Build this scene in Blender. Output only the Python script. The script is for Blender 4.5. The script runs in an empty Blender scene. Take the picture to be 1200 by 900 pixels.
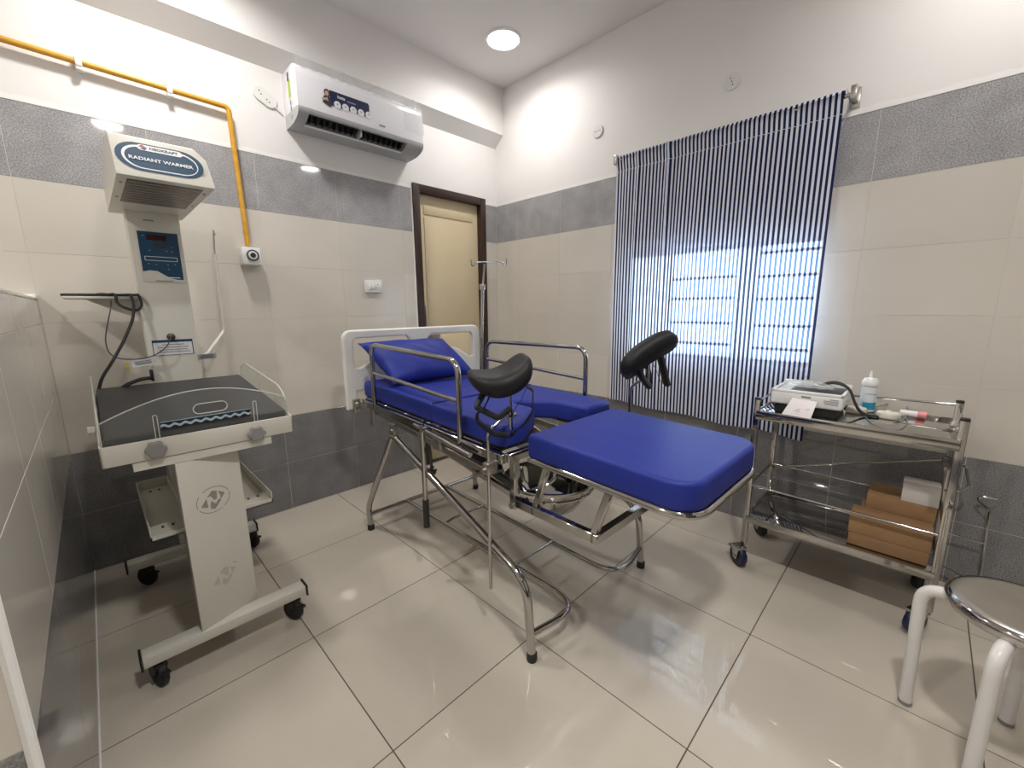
import bpy, bmesh, math, random
from mathutils import Vector, Matrix
random.seed(7)
SC = bpy.context.scene
COL = SC.collection

# ---------------------------------------------------------------- camera
F_PX, YAW, PITCH, ROLL = 486.54, 0.78769, 0.18263, -0.00902
CAM = Vector((-2.590, -2.7521, 1.2523))
_f = Vector((math.sin(YAW)*math.cos(PITCH), math.cos(YAW)*math.cos(PITCH), -math.sin(PITCH)))
_r = Vector((math.cos(YAW), -math.sin(YAW), 0)); _u = _r.cross(_f)
CR = math.cos(ROLL)*_r + math.sin(ROLL)*_u
CU = -math.sin(ROLL)*_r + math.cos(ROLL)*_u
cam_d = bpy.data.cameras.new('camera'); cam = bpy.data.objects.new('camera', cam_d); COL.objects.link(cam)
cam_d.sensor_width = 36; cam_d.sensor_fit = 'HORIZONTAL'; cam_d.lens = F_PX/1200*36; cam_d.clip_start = 0.02
cam.matrix_world = Matrix(((CR.x, CU.x, -_f.x, CAM.x), (CR.y, CU.y, -_f.y, CAM.y), (CR.z, CU.z, -_f.z, CAM.z), (0, 0, 0, 1)))
SC.camera = cam

def P(u, v, ax, val):
    """the point where the photo pixel's ray meets the plane ax = val (a wall, a shelf, a bed side)"""
    d = CR*((u-600)/F_PX) - CU*((v-450)/F_PX) + _f
    i = 'xyz'.index(ax)
    return CAM + d*((val-CAM[i])/d[i])

# ---------------------------------------------------------------- world, exposure
W = bpy.data.worlds.new('world'); SC.world = W; W.use_nodes = True
bg = W.node_tree.nodes['Background']; bg.inputs[0].default_value = (0.80, 0.92, 1.0, 1); bg.inputs[1].default_value = 30.0
LIGHT = 22.0      # glow of the lamp diffusers
LAMP_W = 10.0     # light each downlight throws down, in watts
SC.view_settings.view_transform = 'Standard'; SC.view_settings.look = 'None'
SC.view_settings.gamma = 1; SC.view_settings.use_curve_mapping = False
SC.view_settings.exposure = 0.2

# ---------------------------------------------------------------- materials
def srgb(r, g, b):
    f = lambda c: (c/255/12.92) if c/255 <= 0.04045 else ((c/255+0.055)/1.055)**2.4
    return (f(r), f(g), f(b))
MATS = {}
def mat(name, col, rough=0.5, metal=0.0, **k):
    m = bpy.data.materials.new(name); m.use_nodes = True
    n = m.node_tree.nodes; l = m.node_tree.links; b = n['Principled BSDF']
    b.inputs['Base Color'].default_value = (*col, 1); b.inputs['Roughness'].default_value = rough
    b.inputs['Metallic'].default_value = metal
    if 'spec' in k: b.inputs['Specular IOR Level'].default_value = k['spec']
    if 'coat' in k: b.inputs['Coat Weight'].default_value = k['coat']; b.inputs['Coat Roughness'].default_value = k.get('coatr', 0.05)
    if 'sheen' in k: b.inputs['Sheen Weight'].default_value = k['sheen']
    if 'emit' in k:
        b.inputs['Emission Color'].default_value = (*k['emit'], 1); b.inputs['Emission Strength'].default_value = k.get('es', 1)
    geo = n.new('ShaderNodeNewGeometry')
    if k.get('var'):       # soft wear / tone variation
        sc, amt = k['var']
        no = n.new('ShaderNodeTexNoise'); no.inputs['Scale'].default_value = sc; no.inputs['Detail'].default_value = 4
        l.new(geo.outputs['Position'], no.inputs['Vector'])
        mr = n.new('ShaderNodeMapRange'); mr.inputs['From Min'].default_value = 0.3; mr.inputs['From Max'].default_value = 0.7
        mr.inputs['To Min'].default_value = 1-amt; mr.inputs['To Max'].default_value = 1+amt
        l.new(no.outputs['Fac'], mr.inputs['Value'])
        oi = n.new('ShaderNodeObjectInfo'); mr2 = n.new('ShaderNodeMapRange')
        mr2.inputs['To Min'].default_value = 1-k.get('orand', 0); mr2.inputs['To Max'].default_value = 1+k.get('orand', 0)
        l.new(oi.outputs['Random'], mr2.inputs['Value'])
        mu = n.new('ShaderNodeMath'); mu.operation = 'MULTIPLY'; l.new(mr.outputs[0], mu.inputs[0]); l.new(mr2.outputs[0], mu.inputs[1])
        vm = n.new('ShaderNodeVectorMath'); vm.operation = 'SCALE'; vm.inputs[0].default_value = col
        l.new(mu.outputs[0], vm.inputs['Scale']); l.new(vm.outputs[0], b.inputs['Base Color'])
    if k.get('bump'):
        sc, st = k['bump']
        no = n.new('ShaderNodeTexNoise'); no.inputs['Scale'].default_value = sc; no.inputs['Detail'].default_value = 3
        l.new(geo.outputs['Position'], no.inputs['Vector'])
        bu = n.new('ShaderNodeBump'); bu.inputs['Strength'].default_value = st; bu.inputs['Distance'].default_value = 0.002
        l.new(no.outputs['Fac'], bu.inputs['Height']); l.new(bu.outputs[0], b.inputs['Normal'])
    MATS[name] = m
    return m
mat('paint', (0.85, 0.83, 0.815), 0.6, var=(1.5, 0.02), bump=(60, 0.15))
mat('ceiling_paint', (0.80, 0.775, 0.765), 0.7, var=(1.0, 0.02))
mat('cream_tile', (0.665, 0.625, 0.56), 0.08, var=(3.0, 0.03), orand=0.035, spec=0.5)
mat('floor_tile', (0.54, 0.49, 0.415), 0.025, var=(2.2, 0.05), orand=0.03, spec=0.5)
mat('wall_grout', (0.66, 0.63, 0.58), 0.8)
mat('floor_grout', (0.10, 0.085, 0.07), 0.8)
mat('plaster', (0.90, 0.89, 0.87), 0.6, bump=(120, 0.5))
mat('steel', (0.49, 0.48, 0.465), 0.085, 1.0, var=(8, 0.06))
mat('steel_dull', (0.50, 0.48, 0.45), 0.3, 1.0, var=(10, 0.1))
mat('steel_mirror', (0.52, 0.51, 0.50), 0.07, 1.0)
mat('dark_steel', (0.10, 0.095, 0.09), 0.35, 0.8)
mat('white_coat', (0.66, 0.64, 0.57), 0.38, var=(3, 0.02))
mat('white_plastic', (0.80, 0.80, 0.79), 0.3)
mat('abs_white', (0.80, 0.79, 0.75), 0.35)
mat('ac_white', (0.86, 0.86, 0.90), 0.18, coat=0.4)
mat('ac_grey', (0.45, 0.46, 0.47), 0.4)
mat('black', (0.012, 0.012, 0.013), 0.45)
mat('black_rubber', (0.02, 0.02, 0.02), 0.7)
mat('black_leather', (0.009, 0.010, 0.011), 0.5, spec=0.35, bump=(300, 0.15))
mat('blue_vinyl', (0.017, 0.031, 0.25), 0.5, spec=0.3, var=(6, 0.05), bump=(9, 0.5))
mat('grey_vinyl', (0.042, 0.042, 0.046), 0.5, bump=(200, 0.1))
mat('grey_plastic', (0.24, 0.235, 0.23), 0.5)
mat('cream_door', (0.70, 0.585, 0.385), 0.4, var=(2, 0.02))
mat('brown_wood', (0.035, 0.014, 0.010), 0.35, var=(20, 0.2))
mat('yellow_pipe', (0.66, 0.34, 0.035), 0.4, var=(30, 0.12))
mat('navy_print', (0.012, 0.016, 0.07), 0.4)
mat('teal_print', (0.010, 0.055, 0.115), 0.3)
mat('print_white', (0.75, 0.76, 0.78), 0.4)
mat('print_red', (0.45, 0.05, 0.04), 0.4)
mat('display_red', (0.05, 0.004, 0.006), 0.15)
mat('print_dark', (0.03, 0.03, 0.035), 0.5)
mat('print_grey', (0.30, 0.30, 0.33), 0.5)
mat('wave_blue', (0.40, 0.55, 0.65), 0.4)
mat('print_lime', (0.42, 0.58, 0.06), 0.5)
mat('print_yellow', (0.60, 0.42, 0.03), 0.5)
mat('skin_print', (0.55, 0.33, 0.22), 0.5)
mat('logo_grey', (0.30, 0.275, 0.24), 0.6)
mat('logo_faint', (0.50, 0.47, 0.405), 0.6)
mat('heater', (0.13, 0.10, 0.075), 0.35, 0.6, var=(40, 0.6))
mat('carton', (0.31, 0.18, 0.085), 0.75, var=(15, 0.06))
mat('carton_dark', (0.26, 0.15, 0.07), 0.75, var=(15, 0.06))
mat('carton_white', (0.62, 0.60, 0.57), 0.7, var=(10, 0.05))
mat('paper', (0.80, 0.76, 0.75), 0.7)
mat('probe_cream', (0.66, 0.63, 0.54), 0.4)
mat('probe_pink', (0.75, 0.25, 0.24), 0.4)
mat('bottle_white', (0.70, 0.75, 0.80), 0.35)
mat('bottle_blue', (0.02, 0.28, 0.42), 0.4)
mat('wheel_blue', (0.008, 0.010, 0.05), 0.4)
mat('stool_white', (0.74, 0.72, 0.70), 0.28, var=(5, 0.03))
mat('lamp_rim', (0.85, 0.85, 0.85), 0.4)
mat('lamp_glow', (0.9, 0.9, 0.9), 0.5, emit=(1.0, 0.97, 0.93), es=LIGHT)
mat('window_frame', (0.30, 0.31, 0.32), 0.4)

def granite(name, k):
    m = mat(name, (0.3, 0.3, 0.3), 0.05, spec=0.5)
    n = m.node_tree.nodes; l = m.node_tree.links; b = n['Principled BSDF']
    geo = n.new('ShaderNodeNewGeometry')
    a = n.new('ShaderNodeTexNoise'); a.inputs['Scale'].default_value = 190; a.inputs['Detail'].default_value = 3; a.inputs['Roughness'].default_value = 0.75
    c = n.new('ShaderNodeTexNoise'); c.inputs['Scale'].default_value = 9; c.inputs['Detail'].default_value = 3
    l.new(geo.outputs['Position'], a.inputs['Vector']); l.new(geo.outputs['Position'], c.inputs['Vector'])
    r = n.new('ShaderNodeValToRGB'); e = r.color_ramp.elements
    e[0].position = 0.36; e[0].color = (0.185*k, 0.181*k, 0.185*k, 1); e[1].position = 0.64; e[1].color = (0.42*k, 0.415*k, 0.42*k, 1)
    x = r.color_ramp.elements.new(0.50); x.color = (0.30*k, 0.296*k, 0.305*k, 1)
    l.new(a.outputs['Fac'], r.inputs['Fac'])
    mr = n.new('ShaderNodeMapRange'); mr.inputs['From Min'].default_value = 0.3; mr.inputs['From Max'].default_value = 0.7
    mr.inputs['To Min'].default_value = 0.88; mr.inputs['To Max'].default_value = 1.12; l.new(c.outputs['Fac'], mr.inputs['Value'])
    vm = n.new('ShaderNodeVectorMath'); vm.operation = 'SCALE'; l.new(r.outputs['Color'], vm.inputs[0]); l.new(mr.outputs[0], vm.inputs['Scale'])
    l.new(vm.outputs[0], b.inputs['Base Color'])
granite('granite_tile', 1.2); granite('granite_dark', 0.72)

def mix_transparent(name, col, fac, rough=0.05, tint=(0.95, 0.96, 0.95)):
    m = bpy.data.materials.new(name); m.use_nodes = True; n = m.node_tree.nodes; l = m.node_tree.links
    b = n['Principled BSDF']; b.inputs['Base Color'].default_value = (*col, 1); b.inputs['Roughness'].default_value = rough
    t = n.new('ShaderNodeBsdfTransparent'); t.inputs[0].default_value = (*tint, 1)
    mx = n.new('ShaderNodeMixShader'); mx.inputs[0].default_value = fac
    l.new(t.outputs[0], mx.inputs[1]); l.new(b.outputs[0], mx.inputs[2]); l.new(mx.outputs[0], n['Material Output'].inputs[0])
    MATS[name] = m
mix_transparent('acrylic', (0.75, 0.76, 0.74), 0.04)
mix_transparent('acrylic_edge', (0.80, 0.80, 0.76), 0.55)
mix_transparent('film', (0.85, 0.85, 0.88), 0.22)
mix_transparent('plastic_bag', (0.75, 0.77, 0.78), 0.35, 0.12)

def frosted():
    for name, tr in (('frosted_glass', 0.85), ('frosted_glass_double', 0.42)):
        m = bpy.data.materials.new(name); m.use_nodes = True; n = m.node_tree.nodes; l = m.node_tree.links
        n.remove(n['Principled BSDF'])
        t = n.new('ShaderNodeBsdfTranslucent'); t.inputs[0].default_value = (tr, tr*1.02, tr*1.03, 1)
        g = n.new('ShaderNodeBsdfGlossy'); g.inputs['Roughness'].default_value = 0.3
        mx = n.new('ShaderNodeMixShader'); mx.inputs[0].default_value = 0.06
        l.new(t.outputs[0], mx.inputs[1]); l.new(g.outputs[0], mx.inputs[2]); l.new(mx.outputs[0], n['Material Output'].inputs[0])
        MATS[name] = m
frosted()

def curtain_mat():
    m = bpy.data.materials.new('striped_cloth'); m.use_nodes = True; n = m.node_tree.nodes; l = m.node_tree.links
    n.remove(n['Principled BSDF'])
    uv = n.new('ShaderNodeUVMap'); uv.uv_map = 'cloth'
    sp = n.new('ShaderNodeSeparateXYZ'); l.new(uv.outputs[0], sp.inputs[0])
    mu = n.new('ShaderNodeMath'); mu.operation = 'MULTIPLY'; mu.inputs[1].default_value = 53; l.new(sp.outputs[0], mu.inputs[0])
    fr = n.new('ShaderNodeMath'); fr.operation = 'FRACT'; l.new(mu.outputs[0], fr.inputs[0])
    gt = n.new('ShaderNodeMath'); gt.operation = 'GREATER_THAN'; gt.inputs[1].default_value = 0.5; l.new(fr.outputs[0], gt.inputs[0])
    mc = n.new('ShaderNodeMix'); mc.data_type = 'RGBA'; l.new(gt.outputs[0], mc.inputs[0])
    mc.inputs[6].default_value = (0.84, 0.86, 0.97, 1); mc.inputs[7].default_value = (0.022, 0.028, 0.085, 1)
    mt = n.new('ShaderNodeMix'); mt.data_type = 'RGBA'; l.new(gt.outputs[0], mt.inputs[0])
    mt.inputs[6].default_value = (0.95, 0.98, 0.97, 1); mt.inputs[7].default_value = (0.085, 0.15, 0.25, 1)
    d = n.new('ShaderNodeBsdfDiffuse'); l.new(mc.outputs[2], d.inputs[0])
    t = n.new('ShaderNodeBsdfTranslucent'); l.new(mc.outputs[2], t.inputs[0])
    tr = n.new('ShaderNodeBsdfTransparent'); l.new(mt.outputs[2], tr.inputs[0])
    m1 = n.new('ShaderNodeMixShader'); m1.inputs[0].default_value = 0.12; l.new(d.outputs[0], m1.inputs[1]); l.new(t.outputs[0], m1.inputs[2])
    m2 = n.new('ShaderNodeMixShader'); m2.inputs[0].default_value = 0.17; l.new(m1.outputs[0], m2.inputs[1]); l.new(tr.outputs[0], m2.inputs[2])
    l.new(m2.outputs[0], n['Material Output'].inputs[0])
    MATS['striped_cloth'] = m
curtain_mat()

# ---------------------------------------------------------------- mesh helpers
def rpath(pts, r, n=6, closed=False):
    pts = [Vector(p) for p in pts]
    if r <= 0: return pts
    out = []; N = len(pts)
    for i, p in enumerate(pts):
        if not closed and i in (0, N-1): out.append(p); continue
        a = pts[(i-1) % N]-p; c = pts[(i+1) % N]-p
        ra = min(r, a.length*0.49); rc = min(r, c.length*0.49)
        q0 = p+a.normalized()*ra; q1 = p+c.normalized()*rc
        for k in range(n+1):
            t = k/n; out.append(q0*(1-t)**2 + p*2*t*(1-t) + q1*t*t)
    return out

class B:
    def __init__(s): s.bm = bmesh.new()
    def _new(s, fn):
        b0 = len(s.bm.verts); fn(); s.bm.verts.ensure_lookup_table(); return s.bm.verts[b0:]
    def box(s, lo, hi, bev=0.0, seg=2, M=None):
        lo, hi = [min(a, b) for a, b in zip(lo, hi)], [max(a, b) for a, b in zip(lo, hi)]
        t = bmesh.new(); bmesh.ops.create_cube(t, size=1)
        for v in t.verts: v.co = Vector(((lo[i]+hi[i])/2 + v.co[i]*(hi[i]-lo[i]) for i in range(3)))
        if bev > 0: bmesh.ops.bevel(t, geom=list(t.edges), offset=bev, segments=seg, profile=0.5, affect='EDGES')
        s._merge(t, M); return s
    def _merge(s, t, M=None):
        if M is not None: bmesh.ops.transform(t, matrix=M, verts=t.verts)
        me = bpy.data.meshes.new('tmp'); t.to_mesh(me); t.free(); s.bm.from_mesh(me); bpy.data.meshes.remove(me)
    def mesh(s, me, M=None):
        t = bmesh.new(); t.from_mesh(me); s._merge(t, M); bpy.data.meshes.remove(me); return s
    def tube(s, pts, r, fillet=0.0, sides=12, closed=False, n=6, flat=None, up=None):
        pts = rpath(pts, fillet, n, closed); N = len(pts); rings = []
        t0 = (pts[1]-pts[0]).normalized()
        nrm = Vector(up) if up else t0.orthogonal()
        for i, p in enumerate(pts):
            if closed: t = (pts[(i+1) % N]-pts[i-1])
            else: t = (pts[min(i+1, N-1)]-pts[max(i-1, 0)])
            t.normalize(); nrm = (nrm-t*nrm.dot(t)); nrm.normalize(); bn = t.cross(nrm)
            ring = []
            for k in range(sides):
                a = 2*math.pi*k/sides
                ra, rb = (r, r) if flat is None else (r, r*flat)
                ring.append(s.bm.verts.new(p+nrm*math.cos(a)*ra+bn*math.sin(a)*rb))
            rings.append(ring)
        for i in range(N if closed else N-1):
            A, C = rings[i], rings[(i+1) % N]
            for k in range(sides):
                s.bm.faces.new((A[k], A[(k+1) % sides], C[(k+1) % sides], C[k]))
        if not closed:
            s.bm.faces.new(rings[0][::-1]); s.bm.faces.new(rings[-1])
        return s
    def sq(s, a, b, w, h=None, up=(0, 0, 1), bev=0.003):
        """rectangular tube from a to b"""
        a, b = Vector(a), Vector(b); d = b-a; L = d.length; z = d.normalized(); u = Vector(up)
        if abs(u.dot(z)) > 0.95: u = Vector((1, 0, 0))
        x = u.cross(z).normalized(); y = z.cross(x)
        M = Matrix(((x.x, y.x, z.x, a.x), (x.y, y.y, z.y, a.y), (x.z, y.z, z.z, a.z), (0, 0, 0, 1)))
        h = h or w
        return s.box((-w/2, -h/2, 0), (w/2, h/2, L), bev, 1, M)
    def lathe(s, prof, c, sides=32, axis='z', M=None, cap=True):
        c = Vector(c); rings = []
        t = bmesh.new()
        for r, h in prof:
            ring = []
            for k in range(sides):
                a = 2*math.pi*k/sides; x, y = r*math.cos(a), r*math.sin(a)
                v = {'z': (x, y, h), 'x': (h, x, y), 'y': (y, h, x)}[axis]
                ring.append(t.verts.new(v))
            rings.append(ring)
        for i in range(len(rings)-1):
            for k in range(sides):
                t.faces.new((rings[i][k], rings[i][(k+1) % sides], rings[i+1][(k+1) % sides], rings[i+1][k]))
        if cap:
            t.faces.new(rings[0][::-1]); t.faces.new(rings[-1])
        bmesh.ops.remove_doubles(t, verts=t.verts, dist=1e-6)
        bmesh.ops.recalc_face_normals(t, faces=t.faces)
        s._merge(t, Matrix.Translation(c) if M is None else M); return s
    def cyl(s, c, r, h, axis='z', sides=24, bev=0.0):
        b = min(bev, h*0.4, r*0.4)
        prof = [(r, 0), (r, h)] if b <= 0 else [(r-b, 0), (r, b), (r, h-b), (r-b, h)]
        return s.lathe(prof, c, sides, axis)
    def prism(s, poly, plane, a, b, bev=0.0):
        """extrude a polygon; plane 'yz' -> along x, 'xz' -> along y, 'xy' -> along z"""
        f = {'yz': lambda p, h: (h, p[0], p[1]), 'xz': lambda p, h: (p[0], h, p[1]), 'xy': lambda p, h: (p[0], p[1], h)}[plane]
        t = bmesh.new()
        A = [t.verts.new(f(p, a)) for p in poly]; C = [t.verts.new(f(p, b)) for p in poly]; N = len(poly)
        t.faces.new(A); t.faces.new(C[::-1])
        for i in range(N): t.faces.new((A[i], A[(i+1) % N], C[(i+1) % N], C[i]))
        bmesh.ops.recalc_face_normals(t, faces=t.faces)
        if bev > 0: bmesh.ops.bevel(t, geom=list(t.edges), offset=bev, segments=2, profile=0.5, affect='EDGES')
        s._merge(t); return s
    def quad(s, pts):
        s.bm.faces.new([s.bm.verts.new(p) for p in pts]); return s
    def grid(s, fn, nu, nv, uv=None):
        V = [[s.bm.verts.new(fn(i/nu, j/nv)) for j in range(nv+1)] for i in range(nu+1)]
        lay = s.bm.loops.layers.uv.new(uv) if uv else None
        for i in range(nu):
            for j in range(nv):
                idx = ((i, j), (i+1, j), (i+1, j+1), (i, j+1))
                fc = s.bm.faces.new([V[a][b] for a, b in idx])
                if lay:
                    for lp, (a, b) in zip(fc.loops, idx): lp[lay].uv = (a/nu, b/nv)
        return s
    def xf(s, M): bmesh.ops.transform(s.bm, matrix=M, verts=s.bm.verts); return s
    def make(s, name, m, parent=None, smooth=40, origin=None, recalc=True):
        if recalc: bmesh.ops.recalc_face_normals(s.bm, faces=s.bm.faces)
        me = bpy.data.meshes.new(name); s.bm.to_mesh(me); s.bm.free()
        return finish(name, me, m, parent, smooth, origin)

OFF = {}
def finish(name, me, m, parent=None, smooth=40, origin=None):
    me.materials.clear(); me.materials.append(MATS[m])
    for p in me.polygons: p.use_smooth = True
    me.set_sharp_from_angle(angle=math.radians(smooth))
    o = bpy.data.objects.new(name, me); COL.objects.link(o)
    if parent is not None:
        off = OFF[parent]; o.parent = parent; OFF[o] = off
    else:
        if origin is None:
            xs = [v.co for v in me.vertices]
            origin = Vector(((min(v.x for v in xs)+max(v.x for v in xs))/2, (min(v.y for v in xs)+max(v.y for v in xs))/2, min(v.z for v in xs)))
        off = Vector(origin); o.location = off; OFF[o] = off
    if off.length > 0: me.transform(Matrix.Translation(-off))
    return o
def root(name, loc, label=None, cat=None, group=None, rz=0.0):
    o = bpy.data.objects.new(name, None); COL.objects.link(o); o.location = loc; o.rotation_euler = (0, 0, rz)
    o.empty_display_size = 0.1; OFF[o] = Vector(loc)
    if label: tag(o, label, cat, group)
    return o
def tag(o, label, cat=None, group=None):
    o['label'] = label
    if cat: o['category'] = cat
    if group: o['group'] = group
    return o
def struct(o, label=None):
    o['kind'] = 'structure'
    if label: o['label'] = label
    return o
def dup_tree(o, delta, parent=None):
    c = o.copy(); COL.objects.link(c)
    if parent is None: c.location = o.location + Vector(delta)
    else: c.parent = parent
    for ch in list(o.children): dup_tree(ch, delta, c)
    return c
def curve_mesh(outer, holes=(), depth=0.01, bev=0.0, res=2):
    """flat outline with holes, thickened; lies in the xy plane, centred on z = 0"""
    cu = bpy.data.curves.new('tmp', 'CURVE'); cu.dimensions = '2D'; cu.fill_mode = 'BOTH'
    for loop in [outer, *holes]:
        sp = cu.splines.new('POLY'); sp.points.add(len(loop)-1)
        for q, p in zip(sp.points, loop): q.co = (p[0], p[1], 0, 1)
        sp.use_cyclic_u = True
    cu.extrude = depth/2-bev; cu.bevel_depth = bev; cu.bevel_resolution = res; cu.offset = -bev
    return _c2m(cu)
def _c2m(cu):
    o = bpy.data.objects.new('tmp', cu); COL.objects.link(o); bpy.context.view_layer.update()
    me = bpy.data.meshes.new_from_object(o.evaluated_get(bpy.context.evaluated_depsgraph_get()))
    bpy.data.objects.remove(o); bpy.data.curves.remove(cu); return me
def text_mesh(s, size, depth=0.0005, bold=0.0):
    cu = bpy.data.curves.new('tmp', 'FONT'); cu.body = s; cu.size = size; cu.extrude = depth; cu.align_x = 'CENTER'; cu.align_y = 'CENTER'
    cu.resolution_u = 2; cu.offset = bold
    return _c2m(cu)
def frame(o, x, y):
    """matrix with origin o, local x and y axes, z = x cross y"""
    x = Vector(x).normalized(); y = Vector(y); z = x.cross(y).normalized(); y = z.cross(x)
    return Matrix(((x.x, y.x, z.x, o[0]), (x.y, y.y, z.y, o[1]), (x.z, y.z, z.z, o[2]), (0, 0, 0, 1)))
def oval(cx, cy, w, h, n=24, r=None):
    """stadium / rounded rectangle outline"""
    r = min(w, h)/2 if r is None else r; out = []
    for qx, qy, a0 in ((1, 1, 0), (-1, 1, 90), (-1, -1, 180), (1, -1, 270)):
        for k in range(n//4+1):
            a = math.radians(a0+90*k/(n//4)); out.append((cx+qx*(w/2-r)+r*math.cos(a), cy+qy*(h/2-r)+r*math.sin(a)))
    return out

# ================================================================ THE ROOM
ZC = 2.975       # ceiling
TH = 0.006       # tile thickness
def sub_rect(r, h):
    """rectangle r minus hole h, both (a0,a1,b0,b1)"""
    a0, a1, b0, b1 = r; c0, c1, d0, d1 = h
    if a1 <= c0 or a0 >= c1 or b1 <= d0 or b0 >= d1: return [r]
    out = []
    if a0 < c0: out.append((a0, c0, b0, b1)); a0 = c0
    if a1 > c1: out.append((c1, a1, b0, b1)); a1 = c1
    if b0 < d0: out.append((a0, a1, b0, d0))
    if b1 > d1: out.append((a0, a1, d1, b1))
    return out
TILE_MESH = {}
def tile(parent, lo, hi, m):
    g = 0.0018 if m == 'floor_tile' else 0.0011
    size = [hi[i]-lo[i] for i in range(3)]
    k = min(range(3), key=lambda i: size[i])
    s = [size[i]-(0 if i == k else 2*g) for i in range(3)]
    key = (m, *[round(x, 4) for x in s])
    if key not in TILE_MESH:
        b = B().box([-x/2 for x in s], [x/2 for x in s], 0.0006, 1)
        me = bpy.data.meshes.new('tile'); b.bm.to_mesh(me); b.bm.free(); me.materials.append(MATS[m]); TILE_MESH[key] = me
    o = bpy.data.objects.new('tile', TILE_MESH[key]); COL.objects.link(o); o.parent = parent
    o.location = [(lo[i]+hi[i])/2-OFF[parent][i] for i in range(3)]
    return o
ROWS = [(0, .3, 'granite_dark'), (.3, .6, 'granite_dark'), (.6, .9, 'cream_tile'), (.9, 1.2, 'cream_tile'), (1.2, 1.5, 'cream_tile'), (1.5, 1.8, 'cream_tile'), (1.8, 2.1, 'granite_tile')]
XL, YF = -4.75, -4.2
DOOR = (-0.829, -0.129, 0.0, 2.14)
WIN = (-2.345, -1.24, 0.92, 1.60)

# floor
fl = struct(B().box((XL-.15, YF-.15, -.12), (.15, .15, -.0012)).make('floor', 'floor_grout', origin=(0, 0, 0)), 'polished beige floor tiles with dark joints')
xs = [-2.1407+.5944*k for k in range(-6, 5)]; xs = [XL]+[x for x in xs if XL < x < -.01]+[0]
ys = [-1.2085+.6004*k for k in range(-6, 4)]; ys = [YF]+[y for y in ys if YF < y < -.003]+[0]
for a, b in zip(xs, xs[1:]):
    for c, d in zip(ys, ys[1:]): tile(fl, (a, c, -TH), (b, d, 0), 'floor_tile')
# ceiling
struct(B().box((XL-.15, YF-.15, ZC), (.15, .15, ZC+.12)).make('ceiling', 'ceiling_paint'), 'plain pale painted ceiling')
# back wall (air conditioner, door)
wb = struct(B().box((XL-.15, 0, 2.1), (.15, .15, ZC)).make('wall_back', 'paint', origin=(0, 0, 0)), 'cream tiled wall with grey granite bands behind the bed')
g = B(); y0 = .0012
for a0, a1, b0, b1 in sub_rect((XL-.15, 0.15, 0, 2.1), (DOOR[0]+.005, DOOR[1]-.005, -1, DOOR[3])): g.box((a0, y0, b0), (a1, .15, b1))
g.make('grout_bed', 'wall_grout', wb)
xa = [0, -.479, -.929, -1.384, -1.830, -2.279, -2.736, -3.18, -3.63, -4.08, -4.53, XL]
for a1, a0 in zip(xa, xa[1:]):
    for b0, b1, m in ROWS:
        for r in sub_rect((a0, a1, b0, b1), DOOR):
            if r[1]-r[0] > .01 and r[3]-r[2] > .01: tile(wb, (r[0], 0, r[2]), (r[1], TH, r[3]), m)
# right wall (window)
wr = struct(B().box((0, YF-.15, 2.1), (.15, 0, ZC)).make('wall_right', 'paint', origin=(0, 0, 0)), 'cream tiled wall with grey granite bands behind the curtain')
g = B()
for a0, a1, b0, b1 in sub_rect((YF-.15, 0, 0, 2.1), WIN): g.box((y0, a0, b0), (.15, a1, b1))
g.make('grout_bed', 'wall_grout', wr)
ya = [0, -.25, -.698, -1.146, -1.594, -2.036, -2.490, -2.94, -3.39, -3.84, YF]
for a1, a0 in zip(ya, ya[1:]):
    for b0, b1, m in ROWS:
        for r in sub_rect((a0, a1, b0, b1), WIN):
            if r[1]-r[0] > .01 and r[3]-r[2] > .01: tile(wr, (0, r[0], r[2]), (TH, r[1], r[3]), m)
# walls out of view
def plain_wall(name, lo, hi, ax):
    w = struct(B().box((lo[0], lo[1], 2.1), (hi[0], hi[1], ZC)).make(name, 'paint'), 'tiled wall behind the viewer')
    for z0, z1, m in ((0, .6, 'granite_dark'), (.6, 1.8, 'cream_tile'), (1.8, 2.1, 'granite_tile')):
        B().box((lo[0], lo[1], z0), (hi[0], hi[1], z1)).make('tile_band', m, w)
plain_wall('wall_left', (XL-.15, YF-.15), (XL, 0), 'x')
plain_wall('wall_front', (XL, YF-.15), (0, YF), 'y')
ed = struct(root('added_panel', (-2.3, YF+.02, 0)), 'dark panel added behind the viewer to darken steel reflections')
B().box((-2.95, YF, 0), (-1.65, YF+.02, 2.1), .003).make('dark_panel', 'print_dark', ed)  # unseen dark panel, added so the steel reflects something dark
B().box((-3.02, YF, 0), (-2.95, YF+.03, 2.17), .003).box((-1.65, YF, 0), (-1.58, YF+.03, 2.17), .003).box((-2.95, YF, 2.1), (-1.65, YF+.03, 2.17), .003).make('door_frame', 'brown_wood', ed)  # frame around the added dark panel
# beam over the air conditioner
struct(B().prism([(0, 2.555), (-.095, 2.635), (-.095, ZC), (0, ZC)], 'yz', XL, 0).make('trim_1', 'paint'), 'plastered beam below the ceiling over the air conditioner')
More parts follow.
